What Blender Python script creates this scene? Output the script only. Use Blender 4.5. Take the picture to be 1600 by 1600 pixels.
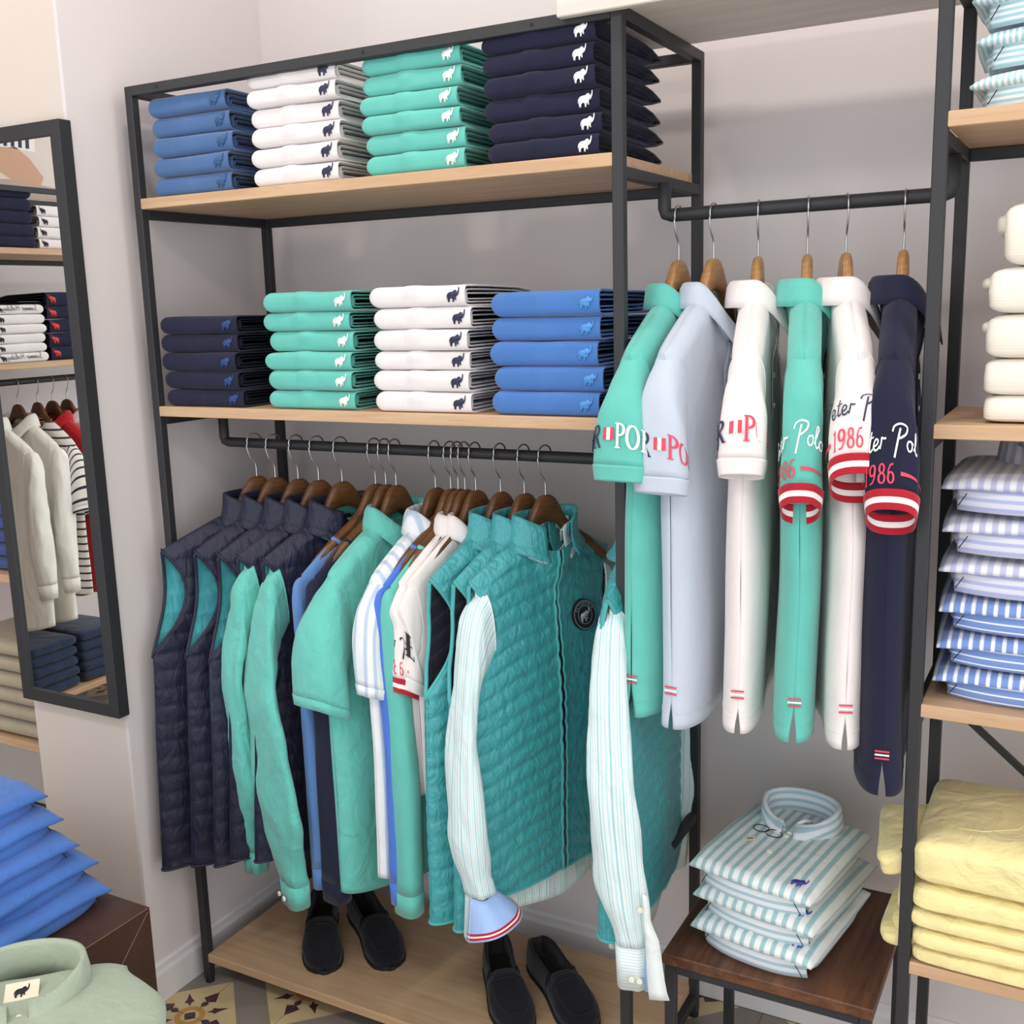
import bpy, bmesh, math, random
from math import sin, cos, pi, sqrt, radians, atan2, hypot
from mathutils import Vector, Matrix, noise, geometry

for o in list(bpy.data.objects): bpy.data.objects.remove(o)
SC = bpy.context.scene
COL = SC.collection

# ------------------------------------------------------------------ camera
CAM = bpy.data.cameras.new('camera'); cam = bpy.data.objects.new('camera', CAM); COL.objects.link(cam)
yaw, pitch, roll = 0.5006, 0.1896, 0.0283
fw = Vector((-sin(yaw)*cos(pitch), cos(yaw)*cos(pitch), -sin(pitch)))
r0 = Vector((cos(yaw), sin(yaw), 0)); d0 = fw.cross(r0)
rr = r0*cos(roll) + d0*sin(roll); dd = d0*cos(roll) - r0*sin(roll)
cam.matrix_world = Matrix(((rr.x, -dd.x, -fw.x, 1.8563), (rr.y, -dd.y, -fw.y, -1.7369), (rr.z, -dd.z, -fw.z, 1.6261), (0, 0, 0, 1)))
CAM.sensor_width = 36; CAM.lens = 36*1688.1/1600; CAM.clip_start = 0.05
SC.camera = cam

# ------------------------------------------------------------------ world, lights, exposure
W = bpy.data.worlds.new('world'); SC.world = W; W.use_nodes = True
W.node_tree.nodes['Background'].inputs[0].default_value = (0.93, 0.96, 1.0, 1)
W.node_tree.nodes['Background'].inputs[1].default_value = 2.6
SC.view_settings.view_transform = 'Standard'; SC.view_settings.look = 'None'
SC.view_settings.gamma = 1; SC.view_settings.use_curve_mapping = False
SC.view_settings.exposure = -0.5
def area(name, loc, target, size, power, col, sizey=None):
    l = bpy.data.lights.new(name, 'AREA'); l.energy = power; l.color = col; l.size = size
    if sizey: l.shape = 'RECTANGLE'; l.size_y = sizey
    o = bpy.data.objects.new(name, l); COL.objects.link(o); o.location = loc
    o.rotation_euler = (Vector(target)-Vector(loc)).to_track_quat('-Z', 'Y').to_euler()
    return o
for i, x in enumerate((-0.35, 0.55, 1.45, 2.35)):            # row of ceiling spots washing the wall
    area('ceiling_spot_light', (x, -0.34, 2.93), (x, -0.2, 0), 0.10, 6, (1.0, 0.90, 0.80))
for i, x in enumerate((-1.0, 0.3, 1.6, 2.7)):                  # second row over the aisle
    area('aisle_spot_light', (x, -1.9, 2.93), (x-0.1, -1.2, 0), 0.25, 10, (1.0, 0.96, 0.93))

# ------------------------------------------------------------------ material helpers
MATS = {}
def newmat(name):
    m = bpy.data.materials.new(name); m.use_nodes = True
    nt = m.node_tree; b = nt.nodes['Principled BSDF']
    return m, nt, b
def N(nt, t, **k):
    n = nt.nodes.new(t)
    for a, v in k.items():
        if a.startswith('i'): n.inputs[int(a[1:])].default_value = v
        else: setattr(n, a, v)
    return n
def rgb(h):   # sRGB hex -> linear
    h = h.lstrip('#'); c = [int(h[i:i+2], 16)/255 for i in (0, 2, 4)]
    return tuple(((x/12.92) if x <= .04045 else ((x+.055)/1.055)**2.4) for x in c)+(1,)
def math_(nt, op, a, b=None, c=None):
    n = nt.nodes.new('ShaderNodeMath'); n.operation = op
    for k, v in enumerate((a, b, c)):
        if v is None: continue
        if isinstance(v, (int, float)): n.inputs[k].default_value = v
        else: nt.links.new(v, n.inputs[k])
    return n.outputs[0]
def mixc(nt, fac, a, b):
    n = nt.nodes.new('ShaderNodeMix'); n.data_type = 'RGBA'
    L = nt.links.new
    if isinstance(fac, (int, float)): n.inputs[0].default_value = fac
    else: L(fac, n.inputs[0])
    for k, v in ((6, a), (7, b)):
        if isinstance(v, tuple): n.inputs[k].default_value = v
        else: L(v, n.inputs[k])
    return n.outputs[2]
def fabric(name, col, wrinkle=.25, wscale=14, weave=.12, rough=.9, stripes=None, sheen=.25, vary=.07, metalspec=None, wstretch=(1, 1, .45)):
    """stripes: list of (axis 0/1, period m, duty, colour, softness)"""
    if name in MATS: return MATS[name]
    m, nt, b = newmat(name); L = nt.links.new
    c = rgb(col)
    tc = N(nt, 'ShaderNodeTexCoord')
    n1 = N(nt, 'ShaderNodeTexNoise'); n1.inputs['Scale'].default_value = 22; n1.inputs['Detail'].default_value = 3
    L(tc.outputs['Object'], n1.inputs['Vector'])
    dark = tuple(x*(1-vary*1.6) for x in c[:3])+(1,); lite = tuple(min(1, x*(1+vary)) for x in c[:3])+(1,)
    colr = mixc(nt, n1.outputs[0], dark, lite)
    if stripes:
        uv = N(nt, 'ShaderNodeUVMap'); sx = N(nt, 'ShaderNodeSeparateXYZ'); L(uv.outputs[0], sx.inputs[0])
        for ax, per, duty, c2, soft in stripes:
            t = math_(nt, 'MULTIPLY', sx.outputs[ax], 1/per)
            t = math_(nt, 'FRACT', t)
            t = math_(nt, 'SUBTRACT', t, .5); t = math_(nt, 'ABSOLUTE', t)
            mr = N(nt, 'ShaderNodeMapRange'); mr.interpolation_type = 'SMOOTHSTEP'
            mr.inputs[1].default_value = duty/2-soft; mr.inputs[2].default_value = duty/2+soft
            mr.inputs[3].default_value = 1; mr.inputs[4].default_value = 0
            L(t, mr.inputs[0])
            colr = mixc(nt, mr.outputs[0], colr, rgb(c2))
    L(colr, b.inputs['Base Color'])
    b.inputs['Roughness'].default_value = rough
    b.inputs['Specular IOR Level'].default_value = metalspec if metalspec is not None else .25
    b.inputs['Sheen Weight'].default_value = sheen; b.inputs['Sheen Roughness'].default_value = .5
    mp = N(nt, 'ShaderNodeMapping'); mp.inputs['Scale'].default_value = wstretch; L(tc.outputs['Object'], mp.inputs[0])
    n2 = N(nt, 'ShaderNodeTexNoise'); n2.inputs['Scale'].default_value = wscale; n2.inputs['Detail'].default_value = 4; n2.inputs['Distortion'].default_value = .6
    L(mp.outputs[0], n2.inputs['Vector'])
    n3 = N(nt, 'ShaderNodeTexNoise'); n3.inputs['Scale'].default_value = 700; L(tc.outputs['Object'], n3.inputs['Vector'])
    b1 = N(nt, 'ShaderNodeBump'); b1.inputs['Strength'].default_value = wrinkle; b1.inputs['Distance'].default_value = .02; L(n2.outputs[0], b1.inputs['Height'])
    b2 = N(nt, 'ShaderNodeBump'); b2.inputs['Strength'].default_value = weave; b2.inputs['Distance'].default_value = .002; L(n3.outputs[0], b2.inputs['Height']); L(b1.outputs[0], b2.inputs['Normal'])
    L(b2.outputs[0], b.inputs['Normal'])
    MATS[name] = m; return m
def plain(name, col, rough=.6, metal=0, bump=0, bscale=60, vary=.04, spec=.5):
    if name in MATS: return MATS[name]
    m, nt, b = newmat(name); L = nt.links.new; c = rgb(col)
    tc = N(nt, 'ShaderNodeTexCoord'); n1 = N(nt, 'ShaderNodeTexNoise'); n1.inputs['Scale'].default_value = 6; n1.inputs['Detail'].default_value = 4
    L(tc.outputs['Object'], n1.inputs['Vector'])
    L(mixc(nt, n1.outputs[0], tuple(x*(1-vary) for x in c[:3])+(1,), tuple(min(1, x*(1+vary)) for x in c[:3])+(1,)), b.inputs['Base Color'])
    b.inputs['Roughness'].default_value = rough; b.inputs['Metallic'].default_value = metal; b.inputs['Specular IOR Level'].default_value = spec
    if bump:
        n2 = N(nt, 'ShaderNodeTexNoise'); n2.inputs['Scale'].default_value = bscale; n2.inputs['Detail'].default_value = 3; L(tc.outputs['Object'], n2.inputs['Vector'])
        bb = N(nt, 'ShaderNodeBump'); bb.inputs['Strength'].default_value = bump; bb.inputs['Distance'].default_value = .003; L(n2.outputs[0], bb.inputs['Height']); L(bb.outputs[0], b.inputs['Normal'])
    MATS[name] = m; return m
def wood(name, c1, c2, stretch=(1.2, 22, 22), rough=.5, scale=3.0, fine=.5):
    if name in MATS: return MATS[name]
    m, nt, b = newmat(name); L = nt.links.new
    tc = N(nt, 'ShaderNodeTexCoord'); mp = N(nt, 'ShaderNodeMapping'); mp.inputs['Scale'].default_value = stretch; L(tc.outputs['Object'], mp.inputs[0])
    n1 = N(nt, 'ShaderNodeTexNoise'); n1.inputs['Scale'].default_value = scale; n1.inputs['Detail'].default_value = 6; n1.inputs['Distortion'].default_value = .8; L(mp.outputs[0], n1.inputs['Vector'])
    n2 = N(nt, 'ShaderNodeTexNoise'); n2.inputs['Scale'].default_value = scale*6; n2.inputs['Detail'].default_value = 3; L(mp.outputs[0], n2.inputs['Vector'])
    rmp = N(nt, 'ShaderNodeMapRange'); rmp.inputs[1].default_value = .35; rmp.inputs[2].default_value = .65; L(n1.outputs[0], rmp.inputs[0])
    col = mixc(nt, rmp.outputs[0], rgb(c1), rgb(c2))
    c3 = tuple(x*.72 for x in rgb(c1)[:3])+(1,)
    r2 = N(nt, 'ShaderNodeMapRange'); r2.inputs[1].default_value = .55; r2.inputs[2].default_value = .75; r2.inputs[4].default_value = fine; L(n2.outputs[0], r2.inputs[0])
    L(mixc(nt, r2.outputs[0], col, c3), b.inputs['Base Color'])
    b.inputs['Roughness'].default_value = rough; b.inputs['Specular IOR Level'].default_value = .35
    bb = N(nt, 'ShaderNodeBump'); bb.inputs['Strength'].default_value = .15; bb.inputs['Distance'].default_value = .002; L(n2.outputs[0], bb.inputs['Height']); L(bb.outputs[0], b.inputs['Normal'])
    MATS[name] = m; return m

# ------------------------------------------------------------------ mesh helpers
def mk(name, V, F, mats, parent=None, mi=None, smooth=True, uv=None, solid=0, soff=-1):
    me = bpy.data.meshes.new(name); me.from_pydata([tuple(v) for v in V], [], F)
    if not isinstance(mats, (list, tuple)): mats = [mats]
    for m in mats: me.materials.append(m)
    if mi: me.polygons.foreach_set('material_index', mi)
    me.polygons.foreach_set('use_smooth', [smooth]*len(me.polygons))
    if uv:
        l = me.uv_layers.new(name='UVMap'); buf = []
        for lp in me.loops: buf += uv[lp.vertex_index]
        l.data.foreach_set('uv', buf)
    me.update()
    o = bpy.data.objects.new(name, me); COL.objects.link(o)
    if parent: o.parent = parent
    if solid:
        s = o.modifiers.new('thickness', 'SOLIDIFY'); s.thickness = solid; s.offset = soff
    return o
def grid(nu, nv, fn, wrap=False, flip=False):
    """fn(i,j)->(pos,uv) ; returns V,F,UV ; i along u"""
    V = []; UV = []
    cu = nu if wrap else nu+1
    for j in range(nv+1):
        for i in range(cu):
            p, t = fn(i, j); V.append(p); UV.append(t)
    F = []
    for j in range(nv):
        for i in range(nu):
            a = j*cu+i; b = j*cu+(i+1) % cu; c = (j+1)*cu+(i+1) % cu; d = (j+1)*cu+i
            F.append((a, d, c, b) if flip else (a, b, c, d))
    return V, F, UV
def tube_geo(P, r, n=8, closed=False):
    P = [Vector(p) for p in P]; m = len(P); V = []; F = []
    rad = r if callable(r) else (lambda t: r)
    up = None
    for k in range(m):
        a = P[(k-1) % m] if (closed or k > 0) else P[k]; b = P[(k+1) % m] if (closed or k < m-1) else P[k]
        t = (b-a).normalized()
        if up is None:
            up = Vector((0, 0, 1)) if abs(t.z) < .9 else Vector((1, 0, 0))
        up = (up - t*up.dot(t)).normalized(); s = t.cross(up)
        R = rad(k/(m-1) if m > 1 else 0)
        for q in range(n):
            an = 2*pi*q/n; V.append(P[k]+up*cos(an)*R+s*sin(an)*R)
    for k in range(m if closed else m-1):
        for q in range(n):
            a = k*n+q; b = k*n+(q+1) % n; k2 = (k+1) % m
            F.append((a, b, k2*n+(q+1) % n, k2*n+q))
    if not closed:
        F.append(tuple(range(n-1, -1, -1))); F.append(tuple((m-1)*n+q for q in range(n)))
    return V, F
def tube(name, P, r, mat, parent=None, n=8, closed=False):
    V, F = tube_geo(P, r, n, closed); return mk(name, V, F, mat, parent)
def box(name, x0, x1, y0, y1, z0, z1, mat, parent=None, bev=.002, seg=1):
    bm = bmesh.new(); bmesh.ops.create_cube(bm, size=1)
    for v in bm.verts: v.co = Vector((x0+(v.co.x+.5)*(x1-x0), y0+(v.co.y+.5)*(y1-y0), z0+(v.co.z+.5)*(z1-z0)))
    if bev: bmesh.ops.bevel(bm, geom=bm.edges[:], offset=bev, segments=seg, affect='EDGES', profile=.5)
    me = bpy.data.meshes.new(name); bm.to_mesh(me); bm.free(); me.materials.append(mat)
    o = bpy.data.objects.new(name, me); COL.objects.link(o)
    if parent: o.parent = parent
    return o
def beam(name, a, b, w, mat, parent=None):
    """square tube between two points, axis aligned section"""
    a = Vector(a); b = Vector(b); t = (b-a).normalized()
    up = Vector((0, 0, 1)) if abs(t.z) < .9 else Vector((0, 1, 0))
    s = t.cross(up).normalized(); u = s.cross(t).normalized(); V = []
    c = w*.12
    sec = [(-w/2+c, -w/2), (w/2-c, -w/2), (w/2, -w/2+c), (w/2, w/2-c), (w/2-c, w/2), (-w/2+c, w/2), (-w/2, w/2-c), (-w/2, -w/2+c)]
    for p in (a, b):
        for (i, j) in sec: V.append(p+s*i+u*j)
    F = [(k, (k+1) % 8, 8+(k+1) % 8, 8+k) for k in range(8)]+[tuple(range(7, -1, -1)), tuple(range(8, 16))]
    return mk(name, V, F, mat, parent, smooth=False)
def thing(name, label, cat, loc=(0, 0, 0), rz=0, group=None):
    o = bpy.data.objects.new(name, None); COL.objects.link(o); o.empty_display_size = .05
    o.location = loc; o.rotation_euler = (0, 0, rz); tag(o, label, cat, group); return o
def tag(o, label=None, cat=None, group=None, kind=None):
    if label: o['label'] = label
    if cat: o['category'] = cat
    if group: o['group'] = group
    if kind: o['kind'] = kind
    return o
def structure(o, label, cat):
    return tag(o, label, cat, None, 'structure')
def sm(a, b, x):
    if b == a: return 1.0 if x >= b else 0.0
    t = max(0, min(1, (x-a)/(b-a))); return t*t*(3-2*t)
def lerp(a, b, t): return a+(b-a)*t
def spow(x, e): return (abs(x)**e)*(1 if x >= 0 else -1)
def crom(pts, t):
    n = len(pts)-1; x = min(max(t, 0), 1)*n; k = min(int(x), n-1); f = x-k
    p1 = pts[k]; p2 = pts[k+1]
    p0 = pts[k-1] if k > 0 else tuple(2*a-b for a, b in zip(p1, p2)); p3 = pts[k+2] if k+2 <= n else tuple(2*b-a for a, b in zip(p1, p2))
    return tuple(.5*((2*b)+(-a+c)*f+(2*a-5*b+4*c-d)*f*f+(-a+3*b-3*c+d)*f**3) for a, b, c, d in zip(p0, p1, p2, p3))
def nz(x, y, z): return noise.noise(Vector((x, y, z)))
def poly_geo(pts, fn, thick=0):
    """fill a 2D polygon, map with fn(x,y)->Vector"""
    tri = geometry.tessellate_polygon([[Vector((x, y, 0)) for x, y in pts]])
    V = [fn(x, y) for x, y in pts]
    return V, [tuple(t) for t in tri]

# ------------------------------------------------------------------ elephants and lettering
ELE = [(.08, .56), (.02, .44), (.0, .25), (.04, .25), (.06, .40), (.09, .36), (.06, .18), (.08, 0), (.20, 0), (.22, .16), (.30, .25), (.42, .25), (.46, .16), (.44, 0), (.55, 0), (.58, .2), (.63, .26), (.66, .12), (.75, .12), (.73, .3), (.76, .40), (.82, .40), (.92, .50), (.98, .66), (1.0, .84), (.97, .99), (.90, .96), (.93, .84), (.89, .68), (.85, .64), (.80, .74), (.70, .82), (.60, .78), (.50, .69), (.35, .68), (.2, .65)]
def elephant(name, w, fn, mat, parent):
    V, F = poly_geo(ELE, lambda x, y: fn((x-.5)*w, (y-.5)*w)); return mk(name, V, F, mat, parent, solid=.0008, soff=0)
def arcpts(cx, cy, rx, ry, a0, a1, n=12): return [(cx+rx*cos(radians(a0+(a1-a0)*k/n)), cy+ry*sin(radians(a0+(a1-a0)*k/n))) for k in range(n+1)]
def vw(pts, base, extra):   # thicker where the stroke runs vertically
    out = []
    for k in range(len(pts)):
        a = pts[max(0, k-1)]; b = pts[min(len(pts)-1, k+1)]; dx, dy = b[0]-a[0], b[1]-a[1]; l = hypot(dx, dy) or 1
        out.append(base+extra*abs(dy)/l)
    return out
def st(pts, w): return (pts, [w]*len(pts))
bowl = arcpts(.27, .74, .33, .235, 90, -90)
_bp = [(.12, .975)]+bowl+[(.12, .505)]
SERIF = {
 'P': (.68, [st([(.17, 0), (.17, 1)], .17), (_bp, vw(_bp, .06, .11)), st([(0, .025), (.36, .025)], .05), st([(0, .975), (.2, .975)], .05)]),
 'R': (.78, [st([(.17, 0), (.17, 1)], .17), (_bp, vw(_bp, .06, .11)), st([(0, .025), (.34, .025)], .05), st([(0, .975), (.2, .975)], .05), st([(.34, .5), (.68, .02)], .14), st([(.58, .025), (.8, .025)], .05)]),
 'O': (.86, [(arcpts(.4, .5, .34, .47, 0, 360, 28), vw(arcpts(.4, .5, .34, .47, 0, 360, 28), .05, .13))]),
 'L': (.68, [st([(.17, 0), (.17, 1)], .17), st([(0, .975), (.34, .975)], .05), st([(0, .03), (.6, .03)], .06), st([(.58, 0), (.6, .26)], .06)]),
 'E': (.72, [st([(.17, 0), (.17, 1)], .17), st([(0, .97), (.58, .97)], .06), st([(0, .03), (.6, .03)], .06), st([(.17, .52), (.48, .52)], .06), st([(.58, .8), (.58, 1)], .05), st([(.61, 0), (.61, .24)], .05), st([(.48, .42), (.48, .62)], .05)]),
 'T': (.74, [st([(.34, 0), (.34, 1)], .17), st([(0, .97), (.68, .97)], .06), st([(.18, .025), (.5, .025)], .05), st([(.02, .78), (.02, 1)], .05), st([(.66, .78), (.66, 1)], .05)]),
 '1': (.5, [st([(.25, 0), (.25, 1), (.06, .86)], .13), st([(.08, .02), (.42, .02)], .05)]),
 '9': (.62, [(arcpts(.28, .7, .2, .27, 0, 360, 20), vw(arcpts(.28, .7, .2, .27, 0, 360, 20), .07, .08)), st([(.48, .7), (.46, .35), (.32, .08), (.1, .03)], .1)]),
 '8': (.62, [(arcpts(.28, .75, .17, .22, 0, 360, 20), vw(arcpts(.28, .75, .17, .22, 0, 360, 20), .07, .06)), (arcpts(.28, .27, .21, .25, 0, 360, 20), vw(arcpts(.28, .27, .21, .25, 0, 360, 20), .07, .07))]),
 '6': (.62, [(arcpts(.28, .3, .2, .27, 0, 360, 20), vw(arcpts(.28, .3, .2, .27, 0, 360, 20), .07, .08)), st([(.08, .3), (.1, .65), (.24, .92), (.46, .97)], .1)]),
}
def crv(p, n=6):
    out = []
    for k in range((len(p)-1)*n+1): out.append(crom(p, k/((len(p)-1)*n)))
    return out
def cs(p, w=.075): q = crv(p); return (q, [w]*len(q))
SCRIPT = {
 'P': (.72, [cs([(.12, -.3), (.25, .2), (.42, .85)], .1), cs([(-.02, .68), (.1, .92), (.45, 1.05), (.78, .95), (.72, .66), (.45, .46), (.3, .44)], .09)]),
 'S': (.6, [cs([(.0, .1), (.2, .0), (.4, .15), (.3, .4), (.2, .65), (.35, .95), (.58, .9)], .09)]),
 'H': (.8, [cs([(.05, 0), (.2, .9)], .09), cs([(.5, 0), (.65, .9)], .09), cs([(.1, .42), (.6, .5)], .08)]),
 'o': (.42, [cs([(.3, .42), (.12, .38), (.04, .2), (.12, .03), (.28, .08), (.34, .28), (.28, .42), (.42, .34)])]),
 'a': (.44, [cs([(.32, .4), (.12, .38), (.04, .18), (.14, .02), (.3, .14), (.34, .4), (.3, .08), (.44, .06)])]),
 'l': (.3, [cs([(.0, .12), (.2, .5), (.34, .88), (.26, .98), (.16, .7), (.1, .2), (.2, .02), (.32, .12)])]),
 'e': (.36, [cs([(.0, .16), (.22, .22), (.28, .36), (.16, .44), (.05, .26), (.1, .04), (.24, .02), (.38, .14)])]),
 't': (.3, [cs([(.24, .82), (.12, .2), (.18, .02), (.32, .1)]), cs([(.02, .52), (.2, .54), (.36, .56)], .06)]),
 'r': (.36, [cs([(.02, .02), (.1, .3), (.12, .44), (.24, .4), (.36, .42)], .08)]),
 'm': (.6, [cs([(.02, .0), (.1, .4), (.18, .4), (.2, .05), (.3, .4), (.38, .36), (.4, .05), (.5, .4), (.56, .1), (.64, .06)], .07)]),
 'u': (.4, [cs([(.02, .4), (.04, .1), (.16, .04), (.3, .4), (.28, .08), (.4, .06)], .07)]),
 'i': (.24, [cs([(.06, .4), (.06, .1), (.14, .02), (.24, .1)], .08)]),
 'd': (.44, [cs([(.32, .4), (.12, .38), (.04, .18), (.14, .02), (.3, .2), (.42, .95), (.32, .1), (.44, .04)])]),
 'y': (.4, [cs([(.02, .4), (.06, .12), (.2, .1), (.32, .42), (.2, -.3), (.04, -.2)], .07)]),
 ' ': (.3, []),
}
def text_width(txt, font, sp=.0): return sum(font[c][0]+sp for c in txt)
def layout(txt, font, h, x0=0, y0=0, sp=.05):
    out = []; x = x0
    for c in txt:
        w, strokes = font[c]
        for pts, ws in strokes: out.append(([(x+px*h, y0+py*h) for px, py in pts], [q*h for q in ws]))
        x += (w+sp)*h
    return out, x
def ribbons(strokes, fn):
    """strokes in 2D metres -> mesh data through the surface map fn(x,y)"""
    V = []; F = []
    for pts, ws in strokes:
        dense = []; dw = []
        for k in range(len(pts)-1):
            n = max(1, int(hypot(pts[k+1][0]-pts[k][0], pts[k+1][1]-pts[k][1])/.006))
            for q in range(n):
                t = q/n; dense.append((lerp(pts[k][0], pts[k+1][0], t), lerp(pts[k][1], pts[k+1][1], t))); dw.append(lerp(ws[k], ws[k+1], t))
        dense.append(pts[-1]); dw.append(ws[-1]); base = len(V)
        for k, (x, y) in enumerate(dense):
            a = dense[max(0, k-1)]; b = dense[min(len(dense)-1, k+1)]; dx, dy = b[0]-a[0], b[1]-a[1]; l = hypot(dx, dy) or 1
            nx, ny = -dy/l*dw[k]/2, dx/l*dw[k]/2
            V.append(fn(x+nx, y+ny)); V.append(fn(x-nx, y-ny))
        for k in range(len(dense)-1): F.append((base+2*k, base+2*k+1, base+2*k+3, base+2*k+2))
    return V, F
def rectstroke(x0, x1, y0, y1): return ([(x0, (y0+y1)/2), (x1, (y0+y1)/2)], [y1-y0]*2)
def print_on(name, strokes, fn, mat, parent):
    V, F = ribbons(strokes, fn); return mk(name, V, F, mat, parent)

# ------------------------------------------------------------------ materials
WALL = plain('wall_paint', '#dad2d1', .85, bump=.06, bscale=90, vary=.015, spec=.2)
WALLB = plain('wall_paint_beige', '#d2c6bc', .85, bump=.06, bscale=90, vary=.015, spec=.2)
TRIM = plain('trim_paint', '#dedad9', .6, vary=.01)
CEIL = plain('ceiling_paint', '#eceae6', .9, vary=.01)
METAL = plain('black_powder_coat', '#2a2a2d', .55, .0, bump=.1, bscale=500, vary=.05, spec=.45)
CHROME = plain('brushed_steel', '#b9b9bb', .3, 1.0)
OAK = wood('oak_veneer', '#bf9b78', '#ccab89', (1.0, 16, 16), .5, 3.0, .35)
WALNUT = wood('walnut_veneer', '#4a2e20', '#6d4730', (14, 1.0, 14), .42, 3.2, .6)
DARKWOOD = wood('dark_brown_veneer', '#3a2620', '#4a332b', (3, 3, 1), .4, 3.0, .2)
HANGW = wood('hanger_wood', '#54371f', '#704a2e', (10, 3, 10), .32, 5.0, .5)
HANGL = wood('hanger_wood_light', '#93693f', '#b18455', (10, 3, 10), .28, 5.0, .4)
PANELW = wood('whitewashed_board', '#d2c8be', '#ddd5cc', (1.0, 14, 14), .6, 3.0, .12)
MINT = fabric('mint_cotton', '#63bbae'); MINTL = fabric('mint_linen', '#65beb1', wrinkle=.6, wscale=22, weave=.3, wstretch=(1, 1, .7))
NAVY = fabric('navy_cotton', '#1e2036', vary=.05, sheen=.08); WHITE = fabric('white_cotton', '#e4dedd', vary=.02)
STEEL = fabric('steel_blue_cotton', '#466796'); BLUE = fabric('blue_cotton', '#4674b6'); ROYAL = fabric('royal_blue_knit', '#4b75cf')
PALE = fabric('pale_blue_pique', '#bcc5d2', vary=.02); KNIT_STEEL = fabric('denim_blue_knit', '#5a81b8', weave=.25)
PINKW = fabric('off_white_pique', '#e8dfdd', vary=.02)
TEAL = fabric('teal_nylon', '#409fa4', wrinkle=.5, wscale=40, weave=.03, rough=.42, sheen=.1, metalspec=.5, wstretch=(1, 1.2, .8))
TEALB = fabric('teal_binding', '#4cabac', wrinkle=.05, rough=.6)
NAVYQ = fabric('navy_nylon', '#1f2036', wrinkle=.45, wscale=36, weave=.03, rough=.5, sheen=.05, metalspec=.4, vary=.05)
TEALLIN = fabric('teal_lining', '#4aa9b0', wrinkle=.5, wscale=30, rough=.6)
NAVYLIN = fabric('navy_lining', '#1d1e30', wrinkle=.4, wscale=30, rough=.7, vary=.04)
LINEN_B = fabric('blue_linen', '#4a76c2', wrinkle=.5, wscale=20, weave=.3, wstretch=(1, 1, 1))
LINEN_G = fabric('sage_linen', '#a6b09c', wrinkle=.5, wscale=16, weave=.3, wstretch=(1, 1, 1), vary=.04)
YEL = fabric('yellow_cotton', '#f0e0a2', wrinkle=.7, wscale=18, weave=.2, wstretch=(1, 1, 1), vary=.05)
KHAKI = fabric('khaki_cotton', '#a89c84', wrinkle=.3); DENIM = fabric('dark_denim', '#26344f', wrinkle=.4, weave=.3, vary=.12)
DKBLUE = fabric('dark_blue_cotton', '#3a4a86')
KNITW = fabric('cream_knit', '#e8e0d3', wrinkle=.1, weave=.0, stripes=[(1, .0045, .25, '#e2d9ca', .12)], vary=.02)
GREENV = fabric('aqua_stripe_v', '#dfe2df', stripes=[(0, .0195, .44, '#9bb9be', .06)], wrinkle=.3, wstretch=(1, 1, 1), vary=.02)
GREENH = fabric('aqua_stripe_h', '#dcdfe3', stripes=[(1, .0155, .42, '#a2bfca', .06)], wrinkle=.2, vary=.02)
AQV = fabric('light_aqua_stripe_v', '#f0f4f4', stripes=[(0, .008, .5, '#a9d3dc', .1)], wrinkle=.3, vary=.02)
AQH = fabric('light_aqua_stripe_h', '#eef3f3', stripes=[(1, .008, .5, '#abd2da', .1)], wrinkle=.2, vary=.02)
LAVV = fabric('lavender_stripe_v', '#dfdfe7', stripes=[(0, .018, .5, '#b4b7d2', .08)], wrinkle=.3, vary=.02)
LAVH = fabric('lavender_stripe_h', '#dcdbe6', stripes=[(1, .014, .42, '#b0b6dd', .06)], wrinkle=.2, vary=.02)
BSV = fabric('blue_stripe_v', '#7490cb', stripes=[(0, .016, .34, '#eef1f8', .06)], wrinkle=.3, vary=.02)
BSH = fabric('blue_stripe_h', '#7894cd', stripes=[(1, .0125, .2, '#eef1f8', .05)], wrinkle=.2, vary=.02)
FINES = fabric('fine_aqua_stripe', '#e3e9e8', stripes=[(0, .0062, .36, '#b5dde0', .1), (0, .0186, .12, '#93cbd2', .05)], wrinkle=.6, wscale=16, vary=.02)
FINEH = fabric('fine_aqua_stripe_h', '#e2e8e6', stripes=[(1, .0062, .3, '#b9d8da', .1)], wrinkle=.4, vary=.02)
GREYS = fabric('grey_stripe', '#e4e6e8', stripes=[(0, .022, .36, '#b4c6d8', .07)], wrinkle=.5, vary=.02)
NAVSTR = fabric('navy_stripe_knit', '#efe9e0', stripes=[(1, .03, .25, '#26283e', .03)], wrinkle=.3, vary=.02)
SKYC = fabric('sky_cuff_lining', '#9fbbea', wrinkle=.3); WSHIRT = fabric('white_linen', '#f2efe6', wrinkle=.7, wscale=14, vary=.02)
RED = fabric('red_rib', '#b01c2e', wrinkle=.05); REDS = fabric('red_cotton', '#c4202c'); RIBW = fabric('white_rib', '#f0ecea', wrinkle=.05, vary=.01)
T_WHITE = plain('print_white', '#f6f6f4', .7); T_RED = plain('print_red', '#d4455a', .7); T_NAVY = plain('print_navy', '#2b2f4c', .7); T_BLACK = plain('print_black', '#1d1b20', .7)
T_MINT = plain('thread_steel', '#375a86', .8); T_DKNV = plain('thread_navy', '#2a4378', .8); T_BLU = plain('thread_blue', '#4f90d6', .7); T_IND = plain('thread_indigo', '#3a3f9a', .7)
BUTTON = plain('button_shell', '#efe9d8', .35); LABELM = plain('label_cream', '#e9dfc8', .8)
SUEDE = fabric('black_suede', '#15151d', wrinkle=.15, weave=.5, sheen=.15, vary=.08); SOLE = plain('black_rubber', '#121214', .7)
INSOLE = plain('brown_insole', '#2d2620', .8)
MIRROR = plain('mirror_glass', '#e9ebea', .01, 1.0, vary=0)

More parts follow.
